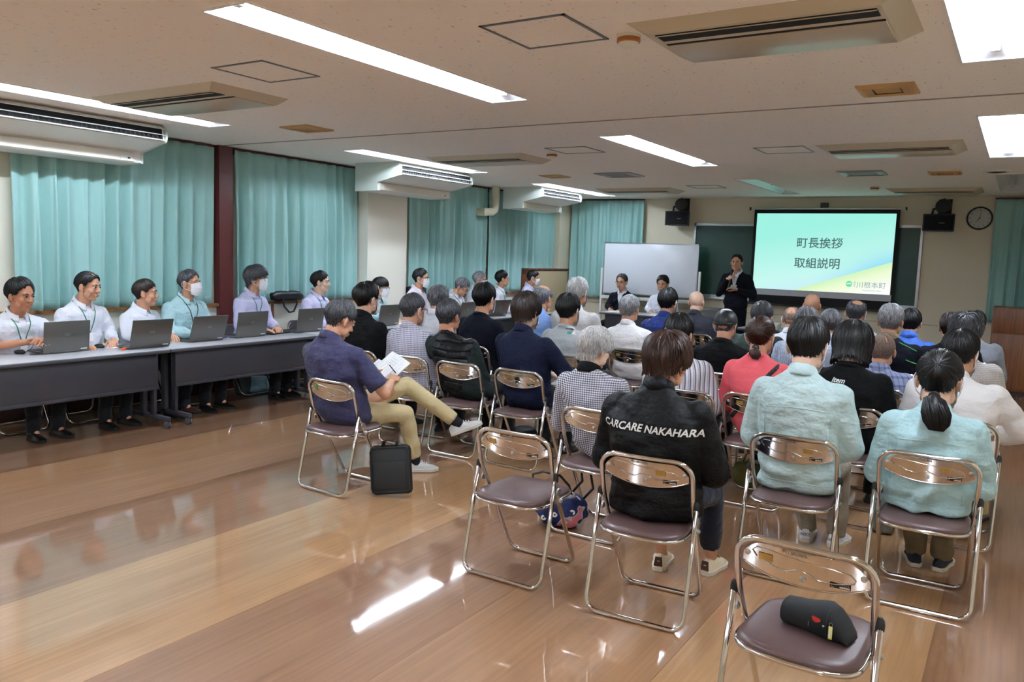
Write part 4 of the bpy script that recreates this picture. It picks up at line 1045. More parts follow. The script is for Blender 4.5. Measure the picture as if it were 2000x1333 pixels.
def mask_mesh():
    mb = MB(); U, V = 14, 10; v = []
    for layer in (0, .002):
        for j in range(V+1):
            t = j/V; z = .004-.122*t; pr = np.interp(t, [0, .12, .35, .6, .85, 1], [.94, 1.0, 1.05, 1.0, .9, .78])
            zz = z
            for i in range(U+1):
                u = -1+2*i/U; a = u*1.12; edge = 1-.10*abs(u)**3
                x = (.070-layer)*math.sin(a)/math.sin(1.12)*(1-.10*(t > .8)); y = .022+(.088*pr-layer)*math.cos(a*1.12)*1.0
                zc = (zz+.028)*(1-.22*abs(u)**2)-.030+ (.010*(1-abs(u)) if j == 0 else 0)
                v.append((x, y+.0015*math.sin(t*22), zc))
    n = (U+1)*(V+1); f = []
    for q_ in (0, n):
        for j in range(V):
            for i in range(U):
                a = q_+j*(U+1)+i; g = (a, a+1, a+U+2, a+U+1); f.append(g if q_ == 0 else g[::-1])
    mb.add(v, f)
    for s_ in (-1, 1):
        mb.tube([(s_*.066, .050, -.008), (s_*.078, .018, .012), (s_*.088, -.012, .024), (s_*.094, -.030, .004), (s_*.088, -.030, -.022), (s_*.080, .002, -.052), (s_*.062, .046, -.070)], .0027, 6)
    return mb
def glasses_mesh():
    mb = MB()
    for s_ in (-1, 1):
        pts = []
        for k in range(16):
            a = 2*PI*k/16; c_, q_ = math.cos(a), math.sin(a)
            x = s_*.033+.0255*math.copysign(abs(c_)**.6, c_); z = .003+.017*math.copysign(abs(q_)**.6, q_); pts.append((x, .1005-.30*(abs(x)-.01)**1.0*.35, z))
        mb.tube(pts, .0018, 5, closed=True)
        mb.tube([(s_*.058, .092, .008), (s_*.074, .070, .010), (s_*.083, .01, .014), (s_*.086, -.02, -.006)], .0018, 5)
    mb.tube([(-.009, .101, .008), (0, .104, .010), (.009, .101, .008)], .0016, 5)
    return mb
MASK, GLAS = mask_mesh(), glasses_mesh()
ME_MASK = MASK.mesh('mask', m_mask, 'all'); ME_GLAS = GLAS.mesh('glasses', m_glassf, 'all'); ME_GLAS2 = GLAS.mesh('glasses', m_goldf, 'all')
def eye_mesh(s_, half=.0):
    mb = MB(); mb.ell((s_*.031, .0790, .003), (.0165, .0085, .0066-half), 14, 8, 0); mb.ell((s_*.031, .0850, .003), (.0068, .0040, .0064-half), 10, 6, 1)
    mb.tube([(s_*.031-.0155, .0815, .001), (s_*.031-.008, .0865, .0078-half), (s_*.031, .0878, .0094-half), (s_*.031+.008, .0865, .0078-half), (s_*.031+.0155, .0815, .001)], .0022, 5, 2)
    return mb.mesh('eye', [m_sclera, m_iris, m_iris], 'all')
EYES = {s_: eye_mesh(s_) for s_ in (-1, 1)}; EYESD = {s_: eye_mesh(s_, .0035) for s_ in (-1, 1)}
def brow_mesh(s_, m_):
    return MB().tube([(s_*.014, .0905, .021), (s_*.026, .0890, .0275), (s_*.038, .0830, .0275), (s_*.049, .0720, .022)], [.0030, .0040, .0034, .0018], 6).mesh('eyebrow', m_, 'all')
BROW = {}
LIPS = MB().ell((0, .0895, -.0605), (.021, .0052, .0042), 14, 6).ell((0, .0885, -.0700), (.017, .0052, .0050), 14, 6).mesh('lips', m_lips, 'all')

def link(name, me, parent, mw=None):
    o = bpy.data.objects.new(name, me); COL.objects.link(o); o.parent = parent
    if mw is not None: o.matrix_local = mw
    return o
m_shoe = {'black': mat('black leather shoe', (16, 15, 16), .3), 'navy': mat('navy canvas shoe', (24, 28, 44), .7), 'cream': mat('cream sneaker', (222, 206, 176), .6), 'grey': mat('pale grey sneaker', (196, 196, 194), .6), 'white': mat('white sneaker', (222, 224, 232), .6), 'brown': mat('brown leather shoe', (70, 42, 32), .35)}
m_sole = mat('off white sole', (214, 208, 196), .6); m_dsole = mat('dark sole', (26, 24, 24), .7)
def shoe_mesh(kind):
    up = m_shoe[kind]; so = m_sole if kind in ('cream', 'grey', 'white', 'navy') else m_dsole
    mb = MB(); K = 9; ys = np.linspace(-.075, .175, K); n = 14; v = []
    wd = [.020, .033, .036, .037, .041, .047, .048, .038, .012]; ht = [.060, .082, .090, .088, .070, .056, .048, .040, .026]
    for i in range(K):
        for k in range(n):
            a = 2*PI*k/n; c_, s_ = math.cos(a), math.sin(a); x = wd[i]*math.copysign(abs(c_)**.8, c_); z = .02+max(0, s_)*(ht[i]-.02)
            v.append((x*(1-.25*max(0, s_)), ys[i], z))
    f = [(i*n+k, i*n+(k+1) % n, (i+1)*n+(k+1) % n, (i+1)*n+k) for i in range(K-1) for k in range(n)]+[tuple(range(n))[::-1], tuple((K-1)*n+k for k in range(n))]
    mb.add(v, f, 0); v = []
    for z, g in ((.0, 1.0), (.022, 1.06)):
        for i in range(K): v.append((wd[i]*1.08*g+.001, ys[i]*1.02, z))
        for i in range(K-1, -1, -1): v.append((-wd[i]*1.08*g-.001, ys[i]*1.02, z))
    n2 = 2*K; f = [(k, (k+1) % n2, n2+(k+1) % n2, n2+k) for k in range(n2)]+[tuple(range(n2))[::-1], tuple(range(n2, 2*n2))]
    mb.add(v, f, 1)
    if kind in ('cream', 'grey', 'white'):
        for j in range(4): y = .03+j*.018; mb.tube([(-.018, y, .082-.008*j), (0, y+.004, .088-.008*j), (.018, y, .082-.008*j)], .0028, 5, 2)
        mb.add([(-.024, -.078, .03), (.024, -.078, .03), (.018, -.072, .08), (-.018, -.072, .08)], [(0, 1, 2, 3)], 2)
    return mb.mesh('shoe', [up, so, m_paper if kind != 'cream' else m_shoe['brown']], True)
SHOES = {}
m_sock = mat('dark sock', (20, 22, 32), .9); m_sockb = mat('beige sock', (196, 186, 150), .9)

def rotm(yaw, pitch, roll=0):
    """yaw: + turns to the person's left (degrees), pitch: + looks down"""
    return Matrix.Rotation(math.radians(yaw), 4, 'Z') @ Matrix.Rotation(math.radians(-pitch), 4, 'X') @ Matrix.Rotation(math.radians(roll), 4, 'Y')
PEOPLE = []
def person(label, head, base, phi=0., hy=0., hp=5., hr=0., hs=1.06, skin='a', hair=None, mask=False, glasses=None, face=True, top='white', sleeve='short', legs='dark', shoes='black', ws=1.05,
           arms='lap', collar='shirt', amp=.006, vox=.013, lanyard=None, group='seated audience', joints=None, sleeve_mat=None, hem=0., extra=None, hands=('relaxed', 'relaxed'), legpose=None, seat=.44, standing=False, puff=0., eyes='open', wk=26., name='person', crop=1.08, nst=380):
    PEOPLE.append(dict(locals()))
def limb_dir(a, b):
    return (Vector(b)-Vector(a)).normalized()
def build_people():
    for i, P_ in enumerate(PEOPLE):
        g = P_; bx, by = g['base']; ph = math.radians(-g['phi'])
        t = empty(g['name'], (bx, by, 0), ph); g['t'] = t
        Minv = Matrix.Translation((bx, by, 0)) @ Matrix.Rotation(ph, 4, 'Z'); Minv.invert()
        hs = g['hs']; top = Minv @ Vector(g['head']); R = rotm(g['hy'], g['hp'], g['hr'])
        Hc = top-(R @ Vector((0, -.01, .121*hs))); Hc.z = top.z-.121*hs
        MH = Matrix.Translation(Hc) @ R @ Matrix.Scale(hs, 4); g['MH'] = MH
        Nk = MH @ Vector((0, -.034, -.130)); Nk = Vector((Nk.x*.85, Nk.y*.9, Nk.z)); g['N'] = Nk
        st = g['standing']; pz = (.93 if st else g['seat']+.02); Pv = Vector((0, .0, pz)); w_ = g['ws']; pf = g['puff']
        Lt = Nk-Pv
        bow = 0 if st else -.030
        def sp(tt, Pv=Pv, Lt=Lt, bow=bow):
            q_ = Pv+Lt*tt; return Vector((q_.x, q_.y+bow*math.sin(PI*min(1, tt*1.0)), q_.z))
        g['sp'] = sp
        rings = []
        hip = .168 if not st else .165
        for tt, rx, ry in ((-.02, hip*.86, .10), (.05, hip*1.05, .128), (.16, hip*1.06, .128), (.34, .160, .112), (.55, .172, .118), (.70, .186, .120), (.79, .190, .114), (.86, .178, .102), (.915, .142, .088), (.955, .100, .076), (1.0, .068, .064)):
            q_ = sp(tt); k_ = w_*(1 if tt < .9 else 1/w_**.5); rings.append((q_.x, q_.y, q_.z, (rx+pf*(.9 if .1 < tt < .86 else .3))*k_, (ry+pf*(.9 if .1 < tt < .86 else .3))*k_, {.86: -.10, .915: -.28, .955: -.48, 1.0: -.62}.get(tt, 0)))
        S = {s_: sp(.825)+Vector((s_*.172*w_, 0.0, 0)) for s_ in (-1, 1)}
        # arm joints
        el = {}; wr = {}
        dz = (Nk.z-pz-.60)
        for s_ in (-1, 1):
            if g['arms'] == 'lap': el[s_] = S[s_]+Vector((s_*.062, .045, -.27)); wr[s_] = Vector((s_*.09, S[s_].y+.27, pz+.14))
            elif g['arms'] == 'table': el[s_] = Vector((s_*.255, S[s_].y+.05, .785)); wr[s_] = Vector((s_*.12, S[s_].y+.25, .755))
            elif g['arms'] == 'cross': el[s_] = S[s_]+Vector((s_*.075, .06, -.26)); wr[s_] = S[s_]+Vector((-s_*.11, .22, -.22))
            elif g['arms'] == 'side': el[s_] = S[s_]+Vector((s_*.075, .01, -.28)); wr[s_] = S[s_]+Vector((s_*.06, .12, -.50))
        J = g['joints'] or {}
        for k_, v_ in J.items():
            if k_.startswith('hand'): continue
            if k_[0] == 'e': el[1 if k_[1] == 'r' else -1] = Vector(v_)
            if k_[0] == 'w': wr[1 if k_[1] == 'r' else -1] = Vector(v_)
        g['el'], g['wr'], g['S'] = el, wr, S
        # legs
        hipj = {s_: Vector((s_*.088, .06 if not st else 0, pz+.05 if not st else pz)) for s_ in (-1, 1)}
        if st: kn = {s_: Vector((s_*.10, .02, .49)) for s_ in (-1, 1)}; an = {s_: Vector((s_*.11, -.02, .09)) for s_ in (-1, 1)}
        else: kn = {s_: Vector((s_*.115, .47, pz+.055)) for s_ in (-1, 1)}; an = {s_: Vector((s_*.10, .43, .09)) for s_ in (-1, 1)}
        LP = g['legpose'] or {}
        for k_, v_ in LP.items():
            if k_.startswith('shoe'): continue
            (kn if k_[0] == 'k' else an)[1 if k_[1] == 'r' else -1] = Vector(v_)
        g['kn'], g['an'] = kn, an
        # top garment
        m = MB(); m.loft(rings, 22, 2.35)
        for s_ in (-1, 1):
            r0 = (.066+pf*.5)*w_; m.ell(S[s_]+Vector((-s_*.014, 0, -.016)), (r0, r0*.98, r0*.90), 14, 10)
            m.cap(sp(.925)+Vector((s_*.055, 0, -.012)), S[s_]+Vector((-s_*.02, 0, -.004)), .050, .058+pf*.4, 12)
            if g['sleeve'] == 'short':
                q_ = S[s_].lerp(el[s_], .80); d = (el[s_]-S[s_]).normalized(); m.tube([S[s_], S[s_].lerp(el[s_], .4), q_], [r0*.9, .064*w_, .066*w_], 14)
            elif g['sleeve'] in ('long', 'half', 'none'):
                if g['sleeve'] != 'none':
                    m.cap(S[s_], el[s_], r0*.90, .052*w_+pf*.7, 14); e_ = wr[s_] if g['sleeve'] == 'long' else el[s_].lerp(wr[s_], .35)
                    m.tube([el[s_], el[s_].lerp(e_, .5), e_], [.052*w_+pf*.7, .049*w_+pf*.7, .040*w_+pf*.3], 12)
        if g['hem']:
            q_ = sp(.06); m.loft([(q_.x, q_.y, q_.z-.03, (hip*1.06+g['hem'])*w_, (.13+g['hem'])*w_), (q_.x, q_.y, q_.z+.03, (hip*1.08+g['hem'])*w_, (.132+g['hem'])*w_)], 22, 2.4)
        RM.add((i, 'top'), m, g['vox'], 4, .5)
        # trousers
        m = MB(); q_ = sp(.0)
        if st: m.loft([(0, 0, pz-.08, .155*w_, .11), (0, 0, pz+.04, .16*w_, .115), (0, 0, pz+.10, .15*w_, .105)], 18)
        else: m.ell((0, .02, pz+.055), (.168*w_, .150, .078), 18, 10)
        for s_ in (-1, 1):
            m.cap(hipj[s_], kn[s_], .086, .064, 12)
            a_ = an[s_]; m.tube([kn[s_], kn[s_].lerp(a_, .5), kn[s_].lerp(a_, g['crop'])], [.062, .058, .056], 12)
        RM.add((i, 'legs'), m, .015, 4, .5, .5 if g['legs'] != 'khaki' else None)
        # body core
        m = MB(); m.cap(Pv+Vector((0, 0, .06)), sp(.8), .08, .05, 10); m.cap(sp(.8)+Vector((0, .015, 0)), Nk, .040, .052, 12); m.cap(Nk, g['MH'] @ Vector((0, -.02, -.08)), .053, .050, 12)
        for s_ in (-1, 1):
            m.cap(sp(.8), S[s_], .05, .05, 8); m.cap(S[s_], el[s_], .050, .040, 10)
            m.tube([el[s_]+(el[s_]-wr[s_])*.02, el[s_].lerp(wr[s_], .3), el[s_].lerp(wr[s_], .7), wr[s_]], [.038, .040, .032, .025], 12)
            m.cap(Pv+Vector((0, 0, .06)), kn[s_], .05, .045, 8); m.cap(kn[s_], an[s_], .042, .034, 10); m.cap(an[s_], an[s_]+Vector((0, .05, -.03)), .032, .026, 8)
        RM.add((i, 'core'), m, .013, 3, .5, .45)
    out = RM.run()
    for i, g in enumerate(PEOPLE):
        t = g['t']; sk = SK[g['skin']]; MH = np.array(g['MH'])
        # body = core + head + hands, one mesh
        V_ = []; F_ = []
        def addp(v, f):
            o = sum(len(a) for a in V_); V_.append(v); F_.extend([tuple(k+o for k in q_) for q_ in f])
        v, n, f = out[(i, 'core')]; addp(v, f)
        v, n, f = TPL['head' if g['group'] != 'people seated in the audience' else 'head_back']; addp(v@MH[:3, :3].T+MH[:3, 3], f)
        for s_, hk in ((-1, g['hands'][0]), (1, g['hands'][1])):
            el, wr = g['el'][s_], g['wr'][s_]; d = (wr-el).normalized()
            kk = (g['joints'] or {}).get('hand_'+('r' if s_ > 0 else 'l')); 
            up = Vector(kk[0]).normalized() if kk else Vector((0, 0, 1)); dd = Vector(kk[1]).normalized() if kk and len(kk) > 1 else (d*1.0+Vector((-s_*.25, .3, -.15))).normalized()
            x = dd.cross(up).normalized(); z = x.cross(dd); Mx = np.array([[x.x, dd.x, z.x], [x.y, dd.y, z.y], [x.z, dd.z, z.z]])
            v, n, f = TPL['hand_'+hk]; v = v.copy()
            if s_ < 0: v[:, 0] *= -1; f = [q_[::-1] for q_ in f]
            # the template has the thumb at -x: right hand palm down
            addp((v*g['hs']*.98)@Mx.T+np.array(wr), f)
        make_obj('body', np.vstack(V_), F_, sk, t)
        # clothes
        v, n, f = out[(i, 'top')]; v = wrinkle(v, n, g['amp'], i+11, g['wk'])
        mats = [FB[g['top']]]; mi = None
        if g['sleeve_mat']:
            mats.append(FB[g['sleeve_mat']]); mi = []
            lim = .150*g['ws']
            for q_ in f:
                c = v[q_[0]]; s0 = g['S'][1]; tt = g['sp'](.5)
                mi.append(1 if abs(c[0]-tt.x) > lim+.0*abs(c[2]-s0.z) and c[2] < s0.z+.05 and True else 0)
        make_obj(g['extra'].get('top_name', 'shirt') if g['extra'] else 'shirt', v, f, mats, t, mi=mi)
        v, n, f = out[(i, 'legs')]; v = wrinkle(v, n, .004, i+51)
        make_obj('trousers', v, f, FB[g['legs']], t)
        # collar
        N_ = g['N']; c = g['collar']; R = g['MH'].to_3x3().normalized()
        q1 = g['sp'](.945); q2 = g['sp'](1.0)
        if c:
            mb = MB(); n_ = 28; v = []; hgt = {'shirt': .036, 'crew': .010, 'stand': .05, 'polo': .034, 'suit': .03}[c]; r0 = .0665 if c != 'crew' else .070
            prof = [(r0+.002, -.012), (r0-.004, hgt), (r0+.004, hgt+.003), (r0+.020, -.006), (r0+.022, -.02)] if c in ('shirt', 'polo', 'suit') else [(r0+.012, -.014), (r0-.003, hgt), (r0+.003, hgt+.002), (r0+.018, -.016)]
            K = len(prof)
            for k in range(n_+1):
                a = PI/2+.34+(2*PI-.68)*k/n_ if c in ('shirt', 'polo', 'suit') else PI/2+2*PI*k/n_
                dip = .5+.5*math.sin(a)     # lower in front
                for (r_, z_) in prof: v.append((q2.x+r_*math.cos(a), q2.y-.002+r_*math.sin(a)*(1+.1*dip), q2.z-.006+z_+.030*(1-dip)-(.058 if c in ('shirt', 'polo', 'suit') else .034)*dip**1.3))
            f = [(k*K+j, (k+1)*K+j, (k+1)*K+j+1, k*K+j+1) for k in range(n_) for j in range(K-1)]
            co = mb.add(v, f).build('collar', FB[g['extra']['collar_mat']] if g['extra'] and 'collar_mat' in g['extra'] else (mats[0]), t, smooth='all'); s2 = co.modifiers.new('s', 'SOLIDIFY'); s2.thickness = .003
        # head parts
        if g['hair']:
            h = dict(g['hair']); m_ = HR[h.pop('col')]; st_ = h.pop('style', 'short'); th = h.pop('thick', .010); tail = h.pop('tail', None); bun = h.pop('bun', None)
            hm = hair_mesh(st_, th, i+3, **h)
            o = link('hair', hm.mesh('hair', m_, 'all'), t, g['MH'])
            if tail: link('ponytail', tail_mesh(tail[0], tail[1], tail[2], i).mesh('ponytail', m_, 'all'), t, g['MH']); link('hair_tie', MB().tube([(tail[0][0]+.018*math.cos(a), tail[0][1]+.004, tail[0][2]+.018*math.sin(a)) for a in np.linspace(0, 2*PI, 13)[:-1]], .006, 6, closed=True).mesh('hair_tie', m_strap, 'all'), t, g['MH'])
            if bun: link('hair_bun', tail_mesh(bun[0], bun[1], bun[2], i, 80).mesh('hair_bun', m_, 'all'), t, g['MH'])
            bc = m_
        else: bc = HR['gray']
        if g['face']:
            E_ = EYES if g['eyes'] == 'open' else EYESD
            for s_ in (-1, 1):
                link('eye', E_[s_], t, g['MH'])
                if (s_, bc.name) not in BROW: BROW[(s_, bc.name)] = brow_mesh(s_, bc)
                link('eyebrow', BROW[(s_, bc.name)], t, g['MH'])
            if not g['mask']: link('lips', LIPS, t, g['MH'])
        if g['mask']: link('face_mask', ME_MASK, t, g['MH'])
        if g['glasses']: link('glasses', ME_GLAS if g['glasses'] == 'dark' else ME_GLAS2, t, g['MH'])
        # shoes
        if g['shoes']:
            if g['shoes'] != 'cream':
                sm_ = m_sock if g['shoes'] != 'white' else m_sockb
                for s_ in (-1, 1):
                    a_ = g['an'][s_]; k_ = g['kn'][s_]; d_ = (k_-a_).normalized()
                    MB().tube([a_-d_*.035, a_, a_+d_*.09], [.036, .040, .044], 12).build('sock', sm_, t, smooth='all')
            if g['shoes'] not in SHOES: SHOES[g['shoes']] = shoe_mesh(g['shoes'])
            for s_ in (-1, 1):
                a_ = g['an'][s_]; sr = (g['legpose'] or {}).get('shoe_'+('r' if s_ > 0 else 'l'))
                Mx = Matrix.Translation((a_.x, a_.y, a_.z-.088)) @ Matrix.Rotation(math.radians(-s_*8), 4, 'Z')
                if sr: Mx = Matrix.Translation((a_.x, a_.y, a_.z)) @ Matrix.Rotation(math.radians(sr[0]), 4, 'Z') @ Matrix.Rotation(math.radians(sr[1]), 4, 'X') @ Matrix.Translation((0, 0, -.085))
                link('shoe', SHOES[g['shoes']], t, Mx)
        if g['lanyard']:
            q_ = g['sp'](.5); top_ = g['sp'](.98); me_pts = []
            chest = g['sp'](.62)
            r_ = .118*g['ws']+.010
            pts = [(.055, -.045, .02), (.074, .02, .0), (.062, .075, -.05), (.04, .098, -.12), (.018, .118, -.20), (0, .125, -.26)]
            pl = [top_+Vector(p) for p in [(-x, y, z) for x, y, z in pts[::-1]][:]+pts]
            bv = t.get('_x')
            MB().tube(pl, .0035, 5).build('lanyard', mat('green lanyard', (26, 120, 92), .6) if g['lanyard'] == 'green' else m_black, t, smooth='all')
        tag(t, g['label'], 'person', g['group'])

# ------------------------------------------------------------------ who sits where
def H(px, py, y=None, x=None):
    return tuple(at(px, py, y=y) if y is not None else at(px, py, x=x))
AUD = 'people seated in the audience'; PAN = 'people behind the long tables'
def aud(label, px, py, y0, chair=None, dx=0., rz=0, clabel=None, stick=-1, dy=.30, **k):
    h = H(px, py, y=y0+dy); cx = chair if chair is not None else h[0]+dx
    w_ = label.split(',')[0].split(); clabel = clabel or 'folding chair under the '+' '.join(w_[:12])
    k.setdefault('mask', False); k.setdefault('face', k['mask'] or False)
    if y0 > 4.6 and 'cap' not in k.get('extra', {}):
        k['hs'] = k.get('hs', 1.06)+.07
        if k.get('hair') and k['hair']['thick'] > .005: k['hair']['thick'] = k['hair']['thick']*1.15+.002
    a = math.radians(rz); bx, by = cx-.28*math.sin(a), y0+.28*math.cos(a)
    place_chair(cx, y0, rz, clabel or ('folding chair under the '+label.split(',')[0]), stick=stick)
    person(label, h, (bx, by), phi=-rz, group=AUD, **k)
S_ = dict
# nearest row
aud('person in a black jacket lettered in white, with short brown hair, seen from behind', 1311, 655, 3.28, chair=-1.37, rz=4, stick=1, dy=.36, clabel='chrome folding chair under the person in the black lettered jacket', top='blackj', sleeve='long', arms='cross', puff=.022, ws=1.12, hem=.02,
    hair=S_(col='brown', style='mush', thick=.022, messy=1.5, nst=260), hs=1.10, hp=14, hy=-14, skin='b', collar='stand', crop=.86, shoes='cream', legs='dnavy', amp=.009, vox=.011, extra=S_(top_name='jacket', text=('CARCARE NAKAHARA', .047, .0, .885, 'w', .18, 1.)),
    legpose=S_(kr=(.16, .42, .47), ar=(.15, .52, .09), kl=(-.13, .42, .47), al=(-.10, .44, .09)))
# second row
aud('black-haired man in a pale aqua work shirt and mask, seen from behind', 1583, 628, 4.18, chair=-.93, stick=1, dy=.34, clabel='chrome folding chair under the man in the pale aqua work shirt', top='teal', sleeve='half', arms='lap', puff=.018, ws=1.10, hem=.012, mask=True,
    hair=S_(col='black', style='short', thick=.021, messy=1.1, nst=400), hs=1.16, hp=16, skin='c', shoes='white', legs='beige', amp=.010, vox=.011, extra=S_(top_name='work_shirt', seam=.80),
    legpose=S_(kr=(.13, .45, .50), ar=(.13, .50, .09), kl=(-.10, .45, .50), al=(-.04, .50, .09)))
aud('woman in a pale aqua work shirt with a long black ponytail, at the right', 1840, 688, 4.22, chair=-.30, rz=2, stick=1, dy=.33, clabel='chrome folding chair under the woman with the long black ponytail', top='teal2', sleeve='long', arms='lap', puff=.016, ws=1.02, hem=.01, mask=True,
    hair=S_(col='black', style='tied', thick=.018, messy=.35, nst=220, axis=(0, -.75, .25), tail=((0, -.104, -.075), [(.006, -.138, -.088), (.014, -.168, -.115), (.020, -.172, -.145), (.024, -.166, -.180), (.026, -.158, -.215)], .050)), hs=1.20, hp=12, hy=-4, skin='c', shoes='navy', legs='olive', amp=.010, vox=.011, extra=S_(top_name='work_shirt', seam=.82),
    legpose=S_(kr=(.09, .42, .48), ar=(.08, .44, .09), kl=(-.08, .42, .48), al=(-.05, .44, .09)))
aud('elderly woman with white hair and a black and white gingham blouse', 1167, 642, 4.12, chair=-2.06, stick=0, dy=.32, clabel='chrome folding chair under the white-haired woman in gingham', top='gingham', sleeve='long', arms='lap', puff=.012, ws=1.02,
    hair=S_(col='white', style='mush', thick=.016, messy=.8, nst=260), hs=1.05, hp=10, hy=-22, skin='c', collar='shirt', shoes='black', legs='dark', vox=.012, extra=S_(top_name='blouse', collar_mat='black'))
# the man writing, set apart on the left
place_chair(-3.90, 3.80, -2, 'chrome folding chair with a strip of green tape, under the man writing', stick=0)
person('man in a violet navy polo shirt, legs crossed, writing on papers', H(676, 590, y=4.18), (-3.94, 4.08), phi=0, group=AUD, top='polo', sleeve='short', ws=1.14, puff=.012, skin='b', hp=24, hy=-14, hs=1.10, hair=S_(col='dgray', style='short', thick=.017, messy=1.4, nst=260), collar='polo',
    legs='khaki', crop=.93, shoes='grey', vox=.011, amp=.007, hands=('flat', 'grip'), extra=S_(top_name='polo_shirt'), joints=S_(er=(.27, .10, .655), wr=(.115, .345, .705), el=(-.30, .12, .70), wl=(-.13, .39, .725), hand_r=((.2, .2, 1), (-.35, .8, .25)), hand_l=((-.6, 0, .8), (.25, .9, .1))),
    legpose=S_(kl=(.13, .50, .66), al=(.41, .76, .375), kr=(.19, .42, .46), ar=(.20, .53, .09), shoe_l=(-50, 22), shoe_r=(-42, 0)), name='person')
# third row
R2 = 5.15
aud('man in a black long-sleeved top with glasses and a mask, beside the laptops', 718, 556, R2, chair=-4.93, dy=.34, top='black', sleeve='long', hair=S_(col='black', style='high', thick=.017, messy=1.6), mask=True, glasses='dark', hs=1.08, hy=-6, ws=1.08)
aud('man in a grey checked shirt with a mask, cropped grey hair', 808, 575, R2, chair=-4.36, dy=.34, top='smallcheck', sleeve='long', hair=S_(col='dgray', style='short', thick=.008, messy=.7), mask=True, glasses='dark', hs=1.10, skin='b', hy=-8, ws=1.08, puff=.01)
aud('man in a black quilted vest over dark green sleeves, arms folded', 878, 587, R2, chair=-3.82, dy=.34, top='quilt', sleeve='long', sleeve_mat='dgreen', arms='cross', collar='crew', hair=S_(col='dgray', style='short', thick=.009, messy=.8), hs=1.08, skin='d', ws=1.12, puff=.02, amp=.007, wk=34, extra=S_(top_name='vest'))
aud('man in a navy jacket with smooth brown-black hair and a mask, holding a booklet', 1030, 575, R2, chair=-3.24, dy=.34, top='navyj', sleeve='long', hair=S_(col='softbrown', style='mush', thick=.018, messy=.5), mask=True, hs=1.10, skin='c', ws=1.12, puff=.012, extra=S_(top_name='jacket'), hands=('flat', 'flat'), joints=S_(er=(.31, .10, .68), wr=(.20, .36, .66), el=(-.28, .12, .68), wl=(-.04, .38, .66)))
aud('woman in a grey striped blouse, black hair pinned in a bun', 1330, 617, R2+.05, chair=-1.92, dy=.34, top='stripe', sleeve='long', hair=S_(col='black', style='tied', thick=.016, messy=.9, bun=((.0, -.085, .02), [(.012, -.115, .0), (.02, -.120, -.035), (.0, -.112, -.05)], .042)), hs=1.08, skin='b', hp=14, puff=.016, ws=1.06, extra=S_(top_name='blouse'))
aud('woman in a coral top with a brown ponytail and a dark strap across her back', 1488, 621, R2+.2, chair=-1.46, dy=.32, top='coral', sleeve='long', hair=S_(col='brown', style='tied', thick=.016, messy=.3, nst=200, axis=(0, -.85, .15), tail=((.002, -.105, -.075), [(.006, -.128, -.09), (.012, -.135, -.115), (.014, -.125, -.145)], .034)), mask=True, hs=1.02, skin='b', ws=1.0, puff=.01, collar='crew', extra=S_(top_name='top', strap=True))
aud('woman in a black T-shirt lettered item, with a black bob', 1671, 634, R2+.2, chair=-.87, dy=.33, top='black', sleeve='half', hair=S_(col='black', style='bob', thick=.024, messy=.6, nst=240), hs=1.10, skin='c', hp=26, ws=1.10, puff=.012, collar='crew', extra=S_(top_name='t_shirt', text=('item', .044, -.055, .928, 'w', .3, 2.)))
aud('man in a white jacket leaning on his right arm, behind the ponytail woman', 1880, 648, R2+.2, chair=-.26, dy=.32, rz=-4, top='white2', sleeve='long', hair=S_(col='black', style='short', thick=.014, messy=1.), hs=1.10, skin='b', hp=10, hy=-8, ws=1.18, puff=.018, mask=True, legs='khaki', extra=S_(top_name='jacket'), joints=S_(er=(.315, .08, .70), wr=(.17, .34, .60)))
# fourth row
R3 = 6.22
aud('grey-haired man in a white shirt, behind the man in grey check', 858, 560, R3, dy=.32, top='white', sleeve='long', hair=S_(col='gray', style='short', thick=.012), glasses='dark', hs=1.08, skin='b')
aud('man in a dark navy sweater with black hair and a mask', 948, 557, R3, dy=.32, top='navy', sleeve='long', hair=S_(col='black', style='short', thick=.018, messy=1.2), mask=True, hs=1.12, skin='b', ws=1.12, collar='crew', puff=.01, extra=S_(top_name='sweater'))
aud('young man in a grey marl sweatshirt with a small print, black hair', 1112, 578, R3, chair=-3.42, dy=.32, top='gmarl', sleeve='long', hair=S_(col='black', style='short', thick=.018, messy=1.), hs=1.10, skin='b', mask=True, ws=1.08, collar='crew', puff=.012, extra=S_(top_name='sweatshirt', text=('mont-bell', .020, .03, 1.0, 'k', 0, 0.), patch=True))
aud('man in a black baseball cap with a white top panel', 1419, 606, R3, chair=-2.03, dy=.32, top='black', sleeve='short', hair=S_(col='dgray', style='short', thick=.003, messy=.2, nst=20), hs=1.04, skin='b', mask=True, ws=1.10, collar='crew', extra=S_(top_name='t_shirt', cap=True))
aud('man with cropped grey hair in a blue-grey plaid shirt', 1726, 653, R3+.1, chair=-.85, dy=.30, top='plaid', sleeve='half', hair=S_(col='shave', style='short', thick=.004, messy=.3), hs=1.02, skin='b', ws=1.05, puff=.01)
aud('person in a cream crochet cardigan with wavy grey-black hair, at the right', 1888, 621, R3+.1, chair=-.33, dy=.3, top='crochet', sleeve='long', hair=S_(col='dgray', style='short', thick=.022, messy=2.), hs=1.08, skin='b', ws=1.12, puff=.016, extra=S_(top_name='cardigan'))
